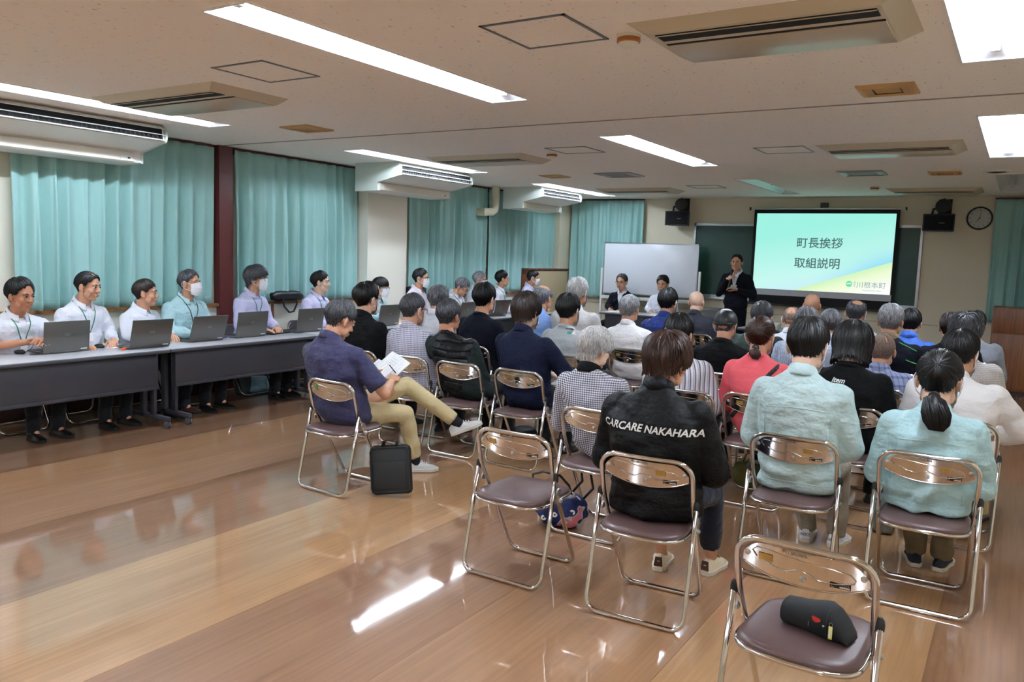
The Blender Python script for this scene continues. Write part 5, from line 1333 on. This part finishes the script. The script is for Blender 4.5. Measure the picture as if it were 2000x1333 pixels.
# fifth row
R4 = 7.17
aud('balding man in a light blue shirt', 1062, 558, R4, chair=-4.42, dy=.32, top='lblue', sleeve='long', hair=S_(col='gray', style='short', thick=.007, bald=.95, axis=(0, .35, .93)), hs=1.08, skin='b', glasses='gold', hy=-8, ws=1.1, puff=.01)
aud('white-haired man in an oatmeal knit', 1130, 546, R4, chair=-3.88, dy=.32, top='cardi', sleeve='long', hair=S_(col='white', style='short', thick=.016, messy=1.2), hs=1.12, skin='d', ws=1.18, puff=.016, mask=True, extra=S_(top_name='sweater'))
aud('man with light grey hair in a white polo shirt, in front of the seated officials', 1231, 579, R4, chair=-3.22, dy=.32, top='white2', sleeve='short', hair=S_(col='lgray', style='short', thick=.011, messy=1.), hs=1.08, skin='b', ws=1.12, puff=.012, collar='polo', extra=S_(top_name='polo_shirt'))
aud('man in a bottle green jacket with grey hair, behind the coral woman', 1490, 592, R4+.2, chair=-2.12, dy=.3, top='bottle', sleeve='long', hair=S_(col='dgray', style='short', thick=.012), hs=1.06, skin='b', ws=1.12, puff=.012, extra=S_(top_name='jacket'))
aud('man with short grey hair in a pale blue graph-check shirt', 1577, 602, R4, chair=-1.58, dy=.3, top='graphcheck', sleeve='long', hair=S_(col='gray', style='short', thick=.010), hs=1.08, skin='b', ws=1.1, puff=.012)
aud('grey-haired man in a pale lavender shirt, right of the graph-check shirt', 1624, 607, R4+.95, dy=.3, top='lav', sleeve='long', hair=S_(col='gray', style='short', thick=.012), hs=1.05, skin='d', mask=True, ws=1.05)
aud('man with silver-topped dark hair in a black jacket with green piping', 1742, 598, R4+.2, chair=-.87, dy=.3, top='navy', sleeve='long', hair=S_(col='lgray', style='short', thick=.016, messy=.8), hs=1.08, skin='b', ws=1.12, puff=.012, extra=S_(top_name='jacket', collar_mat='olive', piping=True))
aud('man in a dark navy suit with metal-rimmed glasses, at the right', 1862, 611, R4+.75, dy=.3, top='suit', sleeve='long', hair=S_(col='softbrown', style='short', thick=.008, bald=.35, axis=(0, .2, .95)), hs=1.08, skin='b', glasses='gold', ws=1.12, collar='suit', extra=S_(top_name='suit_jacket'))
# sixth row and beyond
R5 = 8.15
aud('man in a royal navy polo shirt with black hair, before the whiteboard', 1306, 566, R5, dy=.32, top='royal', sleeve='short', hair=S_(col='black', style='short', thick=.014), hs=1.12, skin='b', mask=True, ws=1.14, puff=.012, collar='polo', extra=S_(top_name='polo_shirt'))
aud('bald man in a charcoal shirt', 1362, 569, R5+1.15, chair=-3.3, dy=.32, top='charcoal', sleeve='long', hs=1.08, skin='c', ws=1.14, puff=.012)
aud('man in a white shirt with very short brown hair, half hidden behind the grey-haired man', 1549, 600, R5+.4, dy=.3, top='white', sleeve='long', hair=S_(col='shave', style='short', thick=.003, nst=60, messy=.3), hs=1.05, skin='b', mask=True)
aud('bald sun-tanned man directly below the projection screen', 1588, 574, R5+1.5, dy=.3, top='white2', sleeve='long', hs=1.08, skin='b')
aud('man with a bald crown and grey sides, mask and white collar', 1674, 587, R5+.95, dy=.3, top='white', sleeve='long', hair=S_(col='dgray', style='short', thick=.008, bald=.62, axis=(.15, -.30, .92)), hs=1.10, skin='b', mask=True, ws=1.05)
aud('man in a bright blue windbreaker with black hair', 1781, 605, R5+.3, dy=.3, top='windb', sleeve='long', hair=S_(col='black', style='short', thick=.009), hs=1.05, skin='b', ws=1.1, collar='stand', extra=S_(top_name='windbreaker'))
aud('man with thinning black hair in a mid grey jacket, farthest right', 1905, 609, R5+.7, dy=.3, top='greyj', sleeve='long', hair=S_(col='black', style='short', thick=.012, bald=.3, axis=(-.1, .1, .95)), hs=1.08, skin='b', ws=1.12, puff=.02, collar='suit', extra=S_(top_name='jacket'))

# empty chairs
place_chair(-2.11, 3.30, 0, 'empty chrome folding chair with a brown seat, left of the person in the lettered jacket', stick=2)
place_chair(-.515, 2.53, -2.5, 'empty chrome folding chair nearest the viewer, with a black camera case on its seat', stick=2)

# people behind the tables, facing the room
def pan(label, px, py, hx, phi=84, by=None, **k):
    k.setdefault('extra', {}); k['extra']['placket'] = True
    h = H(px, py, x=hx); b = (hx-.09, (by if by is not None else h[1]-.02))
    place_chair(b[0]-.28, b[1], -90, 'folding chair behind the table, under the '+' '.join(label.split(',')[0].split()[:8]), group='folding chairs behind the tables')
    k.setdefault('arms', 'table'); k.setdefault('hs', 1.06); k.setdefault('hands', ('relaxed', 'relaxed'))
    person(label, h, b, phi=phi, group=PAN, **k)
X0 = -7.10
pan('man at the far left in a white short-sleeved shirt with a green lanyard, hands clasped', 40, 547, X0, phi=88, hy=14, hp=4, top='white', hair=S_(col='black', style='high', thick=.020, messy=1.1), skin='d', lanyard='green', ws=1.1, amp=.006, hs=1.12, joints=S_(er=(.28, .14, .765), wr=(.05, .31, .80), el=(-.28, .14, .765), wl=(-.035, .32, .80), hand_r=((.6, 0, .8), (-.45, .8, .15)), hand_l=((-.6, 0, .8), (.45, .8, .15))))
pan('man with receding black hair, white shirt and green lanyard, his hand on a mouse', 172, 532, X0, phi=84, hy=22, hp=6, top='white', sleeve='long', hair=S_(col='black', style='high', thick=.009, messy=.6, bald=.25, axis=(0, .5, .86)), skin='b', lanyard='green', ws=1.06, hs=1.08, joints=S_(er=(.28, .10, .78), wr=(.20, .25, .745), hand_r=((0, 0, 1), (-.1, 1, -.1))), hands=('relaxed', 'flat'))
pan('man in a white shirt turned right, in profile, short greying black hair', 282, 547, X0, phi=70, hy=26, hp=0, top='white', sleeve='long', hair=S_(col='softbrown', style='short', thick=.010), skin='b', ws=1.06, legs='dnavy', shoes='brown')
pan('masked man in a pale aqua zip work jacket with a black lanyard', 368, 529, X0, phi=84, hy=18, hp=-2, top='teal2', sleeve='long', hair=S_(col='dgray', style='high', thick=.013, messy=1.), skin='b', mask=True, lanyard='black', puff=.012, ws=1.1, extra=S_(top_name='work_jacket'), eyes='half')
pan('masked man with glasses and thick dark hair, lilac shirt and green lanyard', 500, 521, X0-.02, phi=80, hy=26, hp=2, top='lilac', sleeve='long', hair=S_(col='dgray', style='mush', thick=.020, messy=1.3), skin='b', mask=True, glasses='gold', lanyard='green', ws=1.04, hs=1.10)
pan('young man with neat black hair, pale lilac shirt and green lanyard', 625, 531, X0, phi=78, hy=24, hp=0, top='lilac', sleeve='long', hair=S_(col='black', style='short', thick=.013), skin='c', lanyard='green', hs=1.05)
pan('woman with a fringe, glasses and mask in a pale aqua top', 745, 543, X0, phi=80, hy=14, hp=8, top='teal2', sleeve='long', hair=S_(col='black', style='bangs', thick=.014, messy=.4), skin='c', mask=True, glasses='dark', hs=1.06)
pan('masked man with a black crew cut and glasses, pinkish white shirt', 822, 526, X0, phi=78, hy=14, hp=2, top='pink', sleeve='long', hair=S_(col='black', style='high', thick=.013, messy=.9), skin='b', mask=True, glasses='dark', hs=1.07)
pan('grey-haired man with glasses bowing his head to write', 910, 545, X0+.06, by=9.66, phi=84, hy=6, hp=34, top='white', sleeve='long', hair=S_(col='gray', style='short', thick=.016, messy=1.2), skin='b', glasses='gold', hs=1.08, lanyard='black')
pan('masked man with light grey hair, behind the man bowing his head', 938, 531, X0-.02, phi=78, hy=14, hp=4, top='white', sleeve='long', hair=S_(col='lgray', style='short', thick=.013), skin='b', mask=True, glasses='gold', hs=1.06, by=10.23)
pan('man with swept black hair in profile, white shirt, between the laptops and the wooden cabinet', 981, 530, X0-.02, phi=70, hy=22, hp=0, top='white', sleeve='long', hair=S_(col='black', style='high', thick=.018, messy=.8), skin='b', lanyard='green', hs=1.06, by=10.86)
pan('masked man with black side parting and green lanyard, before the wooden cabinet', 1043, 529, X0-.02, phi=74, hy=14, hp=8, top='lilac', sleeve='long', hair=S_(col='black', style='short', thick=.011, messy=.4), skin='b', mask=True, lanyard='green', hs=1.06)

# front table
for (px, lab, kw) in ((1215, 'man in a navy suit and glasses seated before the whiteboard', S_(top='suit', sleeve='long', hair=S_(col='dgray', style='high', thick=.012), glasses='dark', skin='b', collar='shirt', extra=S_(top_name='suit_jacket', collar_mat='white', vee=True))),
                      (1295, 'bushy-haired man in a white shirt seated before the whiteboard', S_(top='white', sleeve='long', hair=S_(col='black', style='short', thick=.022, messy=.8), skin='b'))):
    h = H(px, 536 if px < 1250 else 540, y=12.93)
    place_chair(h[0], 13.24, 180, 'folding chair under the '+lab.split(' seated')[0]+' at the front table', group='folding chairs behind the tables')
    person(lab, h, (h[0], 12.98), phi=180, arms='table', hs=1.14, group='people seated at the front table', hy=0 if px < 1250 else 4, hp=4, **kw)
sp_h = H(1440, 497, y=12.2)
person('man in a dark suit standing with a microphone, beside the screen', sp_h, (sp_h[0]+.02, 12.22), phi=176, hs=1.04, group='people seated at the front table' and None, standing=True, top='suit', sleeve='long', legs='suit', hair=S_(col='softbrown', style='high', thick=.008, messy=.4), skin='b', ws=1.0, puff=.006, hp=2,
    extra=S_(top_name='suit_jacket', collar_mat='white', vee=True), hem=.0, joints=S_(er=(.26, .02, 1.16), wr=(.095, .235, 1.39), el=(-.265, .02, 1.14), wl=(-.06, .25, 1.24), hand_r=((.3, .5, .3), (-.6, .35, .35)), hand_l=((-.3, -.5, .6), (.7, .4, .2))), hands=('relaxed', 'grip'))
build_people()

# ---- details tied to people
def by_label(s):
    for g in PEOPLE:
        if g['label'].startswith(s): return g

# ------------------------------------------------------------------ things held, worn or put down
def hit_back(o, x, z, y0=-1.5):
    """first point of the mesh o (own coordinates) met going +y"""
    return _bv(o).ray_cast(Vector((x, y0, z)), Vector((0, 1, 0)))
_BV = {}
def _bv(o):
    if o.name not in _BV: _BV[o.name] = BVHTree.FromPolygons([v.co for v in o.data.vertices], [tuple(p.vertices) for p in o.data.polygons])
    return _BV[o.name]
def child(t, nm):
    for o in COL.objects:
        if o.parent == t and o.name.split('.')[0] == nm: return o
def drape(me, o, x0, z0, off=.0025):
    for v in me.vertices:
        r = hit_back(o, v.co.x+x0, v.co.y+z0)
        y = r[0].y if r[0] else -.12
        v.co = Vector((v.co.x+x0, y-off, v.co.y+z0))
m_wp = mat('white print', (226, 226, 222), .6); m_kp = mat('dark print', (40, 44, 50), .6); m_tp = mat('turquoise print', (74, 190, 170), .6)
for g in PEOPLE:
    ex = g['extra'] or {}
    tn = ex.get('top_name', 'shirt'); o = child(g['t'], tn)
    if 'text' in ex:
        s, size, x0, z0, c, shear, rot = ex['text']
        me = text_mesh(s, size, font_shear=shear, bold=.0012 if size > .03 else .0006, ext=0)
        a = math.radians(-rot)
        for v in me.vertices: v.co = Vector((v.co.x*math.cos(a)-v.co.y*math.sin(a), v.co.x*math.sin(a)+v.co.y*math.cos(a), 0))
        bm = bmesh.new(); bm.from_mesh(me); bmesh.ops.triangulate(bm, faces=bm.faces[:]); bm.to_mesh(me); bm.free()
        drape(me, o, x0+g['sp'](.7).x*.6, z0); me.materials.clear(); me.materials.append(m_wp if c == 'w' else m_kp); me.name = 'lettering'
        link('lettering', me, g['t'])
    if 'patch' in ex:
        mb = MB(); 
        for (a0, a1, mi) in ((-.02, .02, 0), (.024, .06, 1)):
            for k in range(4):
                xa, xb = a0+(a1-a0)*k/4, a0+(a1-a0)*(k+1)/4; V = []
                for (x, z) in ((xa, .955), (xb, .955), (xb, .978), (xa, .978)):
                    r = hit_back(o, x, z); V.append((x, (r[0].y if r[0] else -.1)-.003, z))
                mb.quad(*V, mi=mi)
        mb.build('print', [m_tp, m_paper], g['t'])
    if 'seam' in ex:
        mb = MB(); top = g['sp'](1.0)
        z0 = g['sp'](.72).z; pts = []
        for k in range(25):
            x = (-.155+.31*k/24)*g['ws']; r = hit_back(o, x, z0+.012*math.sin(PI*k/24)); 
            if r[0]: pts.append(r[0]-Vector((0, .0012, 0)))
        mb.tube(pts, .0020, 5)
        z1 = g['sp'](.085).z; pts = []
        for k in range(29):
            x = (-.175+.35*k/28)*g['ws']; r = hit_back(o, x, z1)
            if r[0]: pts.append(r[0]-Vector((0, .001, 0)))
        mb.tube(pts, .0022, 5)
        for s_ in (-1, 1):
            pts = []
            for k in range(14):
                z = z0-.30*k/13; r = hit_back(o, s_*.150*g['ws'], z)
                if r[0]: pts.append(r[0]-Vector((0, .0012, 0)))
            mb.tube(pts, .0018, 5)
        mb.build('seam', o.data.materials[0], g['t'], smooth='all')
    if 'strap' in ex:
        pts = []
        for k in range(26):
            t = k/25; x = .115-.30*t; z = g['sp'](.93).z-.40*t; r = hit_back(o, x, z)
            if r[0]: pts.append(r[0]-Vector((0, .004, 0)))
        mb = MB(); 
        for a, b in zip(pts, pts[1:]):
            n_ = Vector((.011, 0, -.009)); mb.quad(a-n_, b-n_, b+n_, a+n_)
        so = mb.build('shoulder_strap', m_strap, g['t'], smooth='all'); q_ = so.modifiers.new('s', 'SOLIDIFY'); q_.thickness = .003
    if 'piping' in ex:
        for (xa, za, xb, zb) in ((.03, .03, .17, -.035), (.10, -.11, .19, -.15), (-.03, .03, -.17, -.035)):
            pts = []
            for k in range(12):
                x, z = xa+(xb-xa)*k/11, g['sp'](.92).z+za+(zb-za)*k/11; r = hit_back(o, x, z)
                if r[0]: pts.append(r[0]-Vector((0, .002, 0)))
            if len(pts) > 2: MB().tube(pts, .0035, 5).build('piping', mat('green piping', (70, 200, 110), .6), g['t'], smooth='all')
    if 'vee' in ex:
        # shirt front and tie-less lapels, seen from the front
        mb = MB(); q_ = g['sp'](.93); pts = []
        for k in range(7):
            t = k/6; w_ = .050*(1-t)+.004; z = q_.z-.24*t
            row = []
            for x in (-w_, 0, w_):
                r = _bv(o).ray_cast(Vector((x+q_.x, 1.5, z)), Vector((0, -1, 0))); row.append(Vector((x+q_.x, (r[0].y if r[0] else .1)+.004, z)))
            pts.append(row)
        for k in range(6):
            for j in range(2): mb.quad(pts[k][j], pts[k][j+1], pts[k+1][j+1], pts[k+1][j])
        mb.build('shirt_front', FB['white'], g['t'], smooth='all')
        for s_ in (-1, 1):
            mb = MB()
            for k in range(6):
                a, b = pts[k][0 if s_ < 0 else 2], pts[k+1][0 if s_ < 0 else 2]; off = Vector((s_*.026*(1-k/8), .006, 0)); off2 = Vector((s_*.026*(1-(k+1)/8), .006, 0)); mb.quad(a+Vector((0, .004, 0)), b+Vector((0, .004, 0)), b+off2, a+off)
            l_ = mb.build('lapel', FB['suit'], g['t'], smooth='all'); l_.modifiers.new('s', 'SOLIDIFY').thickness = .003
    if 'placket' in ex:
        bv = _bv(o); top_ = g['sp'](.90); pts = []
        for k in range(14):
            z = top_.z-.04-.34*k/13; r = bv.ray_cast(Vector((top_.x, 1.5, z)), Vector((0, -1, 0)))
            if r[0]: pts.append(r[0]+Vector((0, .0012, 0)))
        for d in (-.016, .016): MB().tube([p+Vector((d, 0, 0)) for p in pts], .0013, 4).build('placket_seam', o.data.materials[0], g['t'], smooth='all')
        for p in pts[1::4]: MB().lathe([(.005, -.001), (.005, .002)], c=tuple(p), axis='y', n=8).build('button', m_offw, g['t'])
    if 'cap' in ex:
        mb = MB(); n, m = 32, 10; v = []
        for j in range(m+1):
            th = PI/2*j/m*1.08
            for k in range(n):
                a = 2*PI*k/n; v.append((.093*math.sin(th)*math.cos(a), -.006+.114*math.sin(th)*math.sin(a), .020+.112*math.cos(th)))
        f = [(j*n+k, (j+1)*n+k, (j+1)*n+(k+1) % n, j*n+(k+1) % n) for j in range(m) for k in range(n)]
        mi = [1 if (i//n < 3 or (math.sin(2*PI*(i % n)/n) > .35 and i//n < 7)) else 0 for i in range(len(f))]
        mb.add(v, f); mb.m = mi
        B_ = len(mb.v); vv = []
        for j in range(5):
            for k in range(15):
                a = math.radians(25+130*k/14); r = 1+.16*j; vv.append((.088*math.cos(a)*(1+.05*j), -.006+.107*math.sin(a)+.018*j*math.sin(a), .012-.004*j))
        mb.add(vv, [(j*15+k, j*15+k+1, (j+1)*15+k+1, (j+1)*15+k) for j in range(4) for k in range(14)], 0)
        mb.tube([(-.075, -.080, .012), (-.037, -.110, .006), (0, -.120, .004), (.037, -.110, .006), (.075, -.080, .012)], .007, 6, 0)
        link('baseball_cap', mb.mesh('baseball_cap', [m_black, m_paper], 'all'), g['t'], g['MH'])
    if g['lanyard']:
        ln = child(g['t'], 'lanyard'); bv = _bv(o); me = ln.data
        pts = []
        top_ = g['sp'](.97)
        path = [(.052, -.05, .03), (.070, -.02, .015), (.074, .02, -.005), (.070, .05, -.03), (.060, .08, -.07), (.048, .10, -.11), (.034, .12, -.16), (.018, .13, -.21), (.0, .14, -.26)]
        full = [(-x, y, z) for x, y, z in path]+[p for p in path[::-1][1:]]
        for p in full:
            q_ = top_+Vector(p); r = bv.ray_cast(Vector((q_.x, 1.2, q_.z)), Vector((0, -1, 0))) if p[1] > 0 else (None,)
            if r[0] is not None and r[0].y > top_.y-.05: q_ = Vector((q_.x, r[0].y+.004, q_.z))
            else:
                r2 = bv.find_nearest(q_); q_ = r2[0]+r2[1]*.006 if r2[0] else q_
            pts.append(q_)
        mb = MB().tube(pts, .0042, 5); old = ln.data; ln.data = mb.mesh('lanyard', old.materials[0], 'all')
        if g['lanyard']:
            q_ = pts[len(path)-1]; link('badge', MB().box(q_.x-.028, q_.x+.028, q_.y-.001, q_.y+.004, q_.z-.08, q_.z, bev=.002).mesh('badge', m_paper, True), g['t'])

# paper and pen of the man writing
g = by_label('man in a violet navy polo'); tw = g['t']
t = empty('handout', tw.location+Vector((-.035, .44, .745))); t.rotation_euler = (math.radians(42), math.radians(14), math.radians(-16)); t.scale = (1.12, 1.12, 1.12)
mb = MB(); U = 8
for k in range(U):
    a, b = -.115+.23*k/U, -.115+.23*(k+1)/U; za, zb = .012*math.cos(a*12), .012*math.cos(b*12); mb.quad((a, -.15, za), (b, -.15, zb), (b, .15, zb), (a, .15, za))
sh = mb.build('sheet', m_paper, t, smooth='all'); sh.modifiers.new('s', 'SOLIDIFY').thickness = .0012
mb = MB()
for k in range(U):
    a, b = -.15+.21*k/U, -.15+.21*(k+1)/U; za, zb = .012*math.cos(a*10)+.004, .012*math.cos(b*10)+.004; mb.quad((a, -.16, za), (b, -.16, zb), (b, .05, zb), (a, .05, za))
s2 = mb.build('sheet', m_paper, t, smooth='all'); s2.modifiers.new('s', 'SOLIDIFY').thickness = .0012
for j in range(4): MB().box(-.04, .05 if j else .02, .11-.02*j, .1115-.02*j, .0145, .015).build('printed_line', mat('grey print', (176, 180, 184), .7) if j != 1 else m_tp, t)
tag(t, 'white printed handout held by the man in the violet navy polo shirt', 'paper')
wr = g['wr'][1]
t = empty('pen', tw.location+Vector((wr.x-.045, wr.y+.085, wr.z+.055))); t.rotation_euler = (math.radians(35), math.radians(-20), 0)
MB().lathe([(.001, -.07), (.004, -.055), (.0045, .055), (.004, .07)], n=8).build('barrel', m_black, t, smooth=True); MB().box(.0035, .0055, -.002, .002, .02, .065).build('clip', m_alu, t)
tag(t, 'dark pen in the hand of the man writing', 'pen')
# booklet of the man in the navy jacket
g = by_label('man in a navy jacket'); tw = g['t']
t = empty('booklet', tw.location+Vector((.10, .47, .625))); t.rotation_euler = (math.radians(14), 0, .1)
MB().box(-.11, .11, -.15, .15, 0, .004).build('pages', m_paper, t); MB().box(-.112, .112, -.152, .152, -.002, 0).build('cover', m_tp, t)
tag(t, 'thin booklet on the lap of the man in the navy jacket', 'booklet')
# microphone
g = by_label('man in a dark suit standing'); tw = g['t']; p = tw.matrix_basis @ (g['wr'][1]+Vector((-.055, .035, .02)))
t = empty('microphone', p); t.rotation_euler = (math.radians(-12), math.radians(6), 0)
MB().lathe([(.011, -.16), (.013, -.15), (.014, .06), (.020, .085)], n=14).build('handle', m_black, t, smooth=True); MB().ell((0, 0, .108), (.025, .025, .027), 14, 10).build('grille', mat('microphone mesh', (40, 42, 46), .5, .5), t, smooth='all'); MB().lathe([(.0145, .0), (.0145, .02)], n=12).build('switch_ring', m_grey, t)
tag(t, 'black microphone held by the standing man', 'microphone')
p = tw.matrix_basis @ (g['wr'][-1]+Vector((.04, .08, .03)))
t = empty('note_card', p); t.rotation_euler = (math.radians(-40), 0, 0); MB().box(-.045, .045, -.002, .002, -.02, .05).build('card', mat('pale card', (150, 146, 140), .7), t); MB().box(-.035, .035, -.0025, -.002, .0, .003).build('printed_line', m_kp, t)
tag(t, 'small note card in the left hand of the standing man', 'note card')

# camera case on the nearest empty chair
t = empty('camera_case', (-.475, 2.72, .447), math.radians(-12)); t.scale = (.74, .74, .74)
m_neo = mat('black neoprene', (16, 17, 20), .75, bump=(500, .2, .0006))
prof = [(-.155, .048, .050, .052), (-.145, .058, .062, .058), (-.10, .062, .066, .060), (-.04, .066, .070, .064), (.01, .074, .078, .070), (.05, .080, .082, .072), (.09, .070, .080, .062), (.125, .045, .074, .045), (.150, .020, .070, .022), (.158, .006, .060, .008)]
v = []; n = 24
for (x, hz, wy, cz) in prof:
    for k in range(n):
        a = 2*PI*k/n; c_, s_ = math.cos(a), math.sin(a); v.append((x, wy*math.copysign(abs(c_)**.8, c_), max(.001, cz+hz*math.copysign(abs(s_)**.85, s_))))
f = [(i*n+k, i*n+(k+1) % n, (i+1)*n+(k+1) % n, (i+1)*n+k) for i in range(len(prof)-1) for k in range(n)]+[tuple(range(n))[::-1], tuple((len(prof)-1)*n+k for k in range(n))]
cb = MB().add(v, f).build('body', m_neo, t, smooth='all'); bvh = _bv(cb)
def on_case(x, z, off=.0015):
    r = bvh.ray_cast(Vector((x, -1, z)), Vector((0, 1, 0))); return Vector((x, (r[0].y if r[0] else -.06)-off, z))
mb = MB(); C = [(.000, .098), (.020, .101), (.045, .098), (.050, .086), (.036, .076), (.020, .072), (.006, .080)]
mb.add([on_case(x, z) for x, z in C]+[on_case(.024, .088)], [(k, (k+1) % 7, 7) for k in range(7)]); mb.build('red_lining', mat('red lining', (190, 34, 24), .6), t)
mb = MB().tube([on_case(x, z, .002) for x, z in C], .0028, 6, closed=True); mb.build('opening_trim', m_neo, t, smooth='all')
MB().lathe([(.005, 0), (.005, -.003), (.002, -.004)], c=tuple(on_case(.060, .070, .0)), axis='y', n=10).build('snap', m_alu, t, smooth=True)
MB().tube([on_case(.072, z, .002) for z in np.linspace(.135, .03, 12)], .003, 5).build('zip', m_rubber, t, smooth='all')
p = on_case(.095, .075, .012); MB().tube([(p.x+.008*math.cos(a), p.y, p.z+.015+.010*math.sin(a)) for a in np.linspace(0, 2*PI, 13)[:-1]], .0008, 5, closed=True).build('key_ring', m_alu, t)
tg = MB().box(p.x-.009, p.x+.009, p.y-.003, p.y+.002, p.z-.050, p.z+.008, bev=.007).build('name_tag', mat('pale yellow tag', (226, 220, 120), .4), t, smooth=True)
MB().box(p.x-.004, p.x+.004, p.y-.0034, p.y-.003, p.z-.040, p.z-.004).build('paper_insert', m_paper, tg)
text_obj('カメラ', .008, m_kp, tg, (p.x, p.y-.0037, p.z-.022), (PI/2, PI/2, 0), 'lettering', ext=0)
q_ = on_case(-.01, .055, .0022); MB().box(q_.x-.0015, q_.x+.0015, q_.y, q_.y+.002, q_.z-.012, q_.z+.012).build('woven_mark', m_grey, t)
tag(t, 'black neoprene camera case with a yellow tag, on the nearest empty chair', 'camera case')

# laptop bag leaning against the writing man's chair
t = empty('laptop_bag', (-3.46, 4.03, 0.018), math.radians(52)); t.rotation_euler = (math.radians(-10), math.radians(-7), math.radians(24))
m_lb = mat('black nylon bag', (16, 16, 18), .6, bump=(700, .25, .0006))
o = MB().box(-.145, .145, -.03, .03, .002, .33, bev=.03).build('body', m_lb, t, smooth=True)
MB().tube([(-.135, -.030, .29), (-.115, -.031, .315), (.115, -.031, .315), (.135, -.030, .29), (.135, -.030, .04), (.115, -.031, .02), (-.115, -.031, .02), (-.135, -.030, .04)], .004, 5, closed=True).build('piping', m_lb, t, smooth='all')
MB().box(-.11, .11, -.036, -.030, .04, .22, bev=.004).build('front_pocket', m_lb, t, smooth=True)
for y_ in (-.02, .02): MB().tube([(-.05, y_, .325), (-.045, y_, .355), (-.025, y_, .365), (.025, y_, .365), (.045, y_, .355), (.05, y_, .325)], .007, 6).build('handle', m_lb, t, smooth='all')
MB().tube([(-.12, 0, .331), (.12, 0, .331)], .003, 5).build('zip', m_rubber, t)
tag(t, 'slim black laptop bag standing against the chair of the man writing', 'bag')

# patterned tote bag under the chairs
t = empty('tote_bag', (-2.28, 4.24, 0), math.radians(20))
m_tote = mat('patterned navy cloth', (28, 36, 78), .8)
def _tote():
    m = m_tote; tc = N(m, 'ShaderNodeTexCoord')
    n = N(m, 'ShaderNodeTexNoise'); n.inputs['Scale'].default_value = 7; L(m, tc.outputs['Object'], n.inputs['Vector'])
    c = ramp(m, n.outputs['Fac'], [(.44, (26, 34, 80)), (.46, (34, 48, 110)), (.56, (34, 48, 110)), (.57, (212, 214, 220)), (.60, (226, 130, 150)), (.66, (222, 126, 140)), (.67, (60, 66, 80))]); m.node_tree.nodes[-1].color_ramp.interpolation = 'CONSTANT'
    L(m, c, bsdf(m).inputs['Base Color'])
_tote()
bm = bmesh.new(); bmesh.ops.create_uvsphere(bm, u_segments=28, v_segments=18, radius=1)
for v_ in bm.verts:
    p = v_.co; n_ = .07*math.sin(6*p.x+2)*math.cos(5*p.y)+.05*math.sin(9*p.z+4*p.x)
    k = 1+n_; x, y, z = p.x*.16*k, p.y*.11*k, (p.z*.11)*k+.11
    if p.z < -.6: z = max(.003, z*.6)
    if p.z > .75: z = .20-(p.z-.75)*.28
    v_.co = Vector((x, y, max(.002, z)))
me = bpy.data.meshes.new('body'); bm.to_mesh(me); bm.free(); me.materials.append(m_tote); me.polygons.foreach_set('use_smooth', [True]*len(me.polygons)); link('body', me, t)
for k, (x, z) in enumerate(((-.02, .10), (.085, .12), (-.09, .07), (.04, .05))):
    r = _bv(child(t, 'body')).ray_cast(Vector((x, -1, z)), Vector((0, 1, 0)))
    if r[0]:
        d = MB().lathe([(.017, 0), (.016, -.002)], c=(x, r[0].y-.001, z), axis='y', n=14).build('printed_spot', m_paper, t); MB().lathe([(.006, 0), (.0055, -.0015)], c=(x, r[0].y-.003, z), axis='y', n=10).build('spot_centre', m_kp, d)
MB().tube([(-.10, -.02, .19), (-.16, -.05, .25), (-.17, -.08, .33), (-.10, -.10, .36), (.0, -.09, .34), (.05, -.04, .27), (.07, -.01, .19)], .008, 6).build('handle', m_black, t, smooth='all')
MB().tube([(.05, .04, .19), (.12, .05, .28), (.10, .06, .40), (.13, .07, .42), (.17, .06, .32), (.19, .04, .24), (.13, .02, .17)], .008, 6).build('handle', m_black, t, smooth='all')
MB().ell((.03, .0, .195), (.06, .04, .03), 12, 8).build('towel', m_paper, t, smooth='all')
tag(t, 'navy tote bag printed with pink and white shapes, on the floor behind the empty chair', 'bag')
soft_bag('plastic_bag', (-.60, 5.42, 0), (.14, .2, .26), mat('silvery plastic film', (120, 130, 124), .18, .55), 'crinkled silvery plastic bag on the floor between the two people in aqua shirts', seed=14, strap=False)
soft_bag('handbag', (-1.55, 5.85, 0), (.26, .18, .2), mat('olive yellow cloth', (92, 88, 34), .8), 'olive cloth bag on the floor under the coral woman\'s chair', seed=17, strap=True)
soft_bag('black_bag', (-3.52, 5.75, 0), (.2, .3, .18), m_black, 'black bag on the floor under the man in the quilted vest', seed=19, strap=False)
# green tape on the writing man's chair; lettering on the white sneakers
for o in COL.objects:
    if o.get('label', '').startswith('chrome folding chair with a strip of green tape'): back_plate(o, -.135, .705, .020, .040, m_gstk, 'green_tape')
for o in list(COL.objects):
    if o.name.split('.')[0] == 'shoe' and o.parent and 'pale aqua work shirt and mask' in (o.parent.get('label') or ''):
        k = text_obj('NIKE', .026, mat('grey lettering', (120, 124, 138), .6), o, (0, -.0815, .050), (math.radians(84), 0, 0), 'lettering', ext=.0006, bold=.0006)
for o in COL.objects:
    lb = o.get('label')
    if lb and len(lb.split()) > 16: print('LONG', lb)
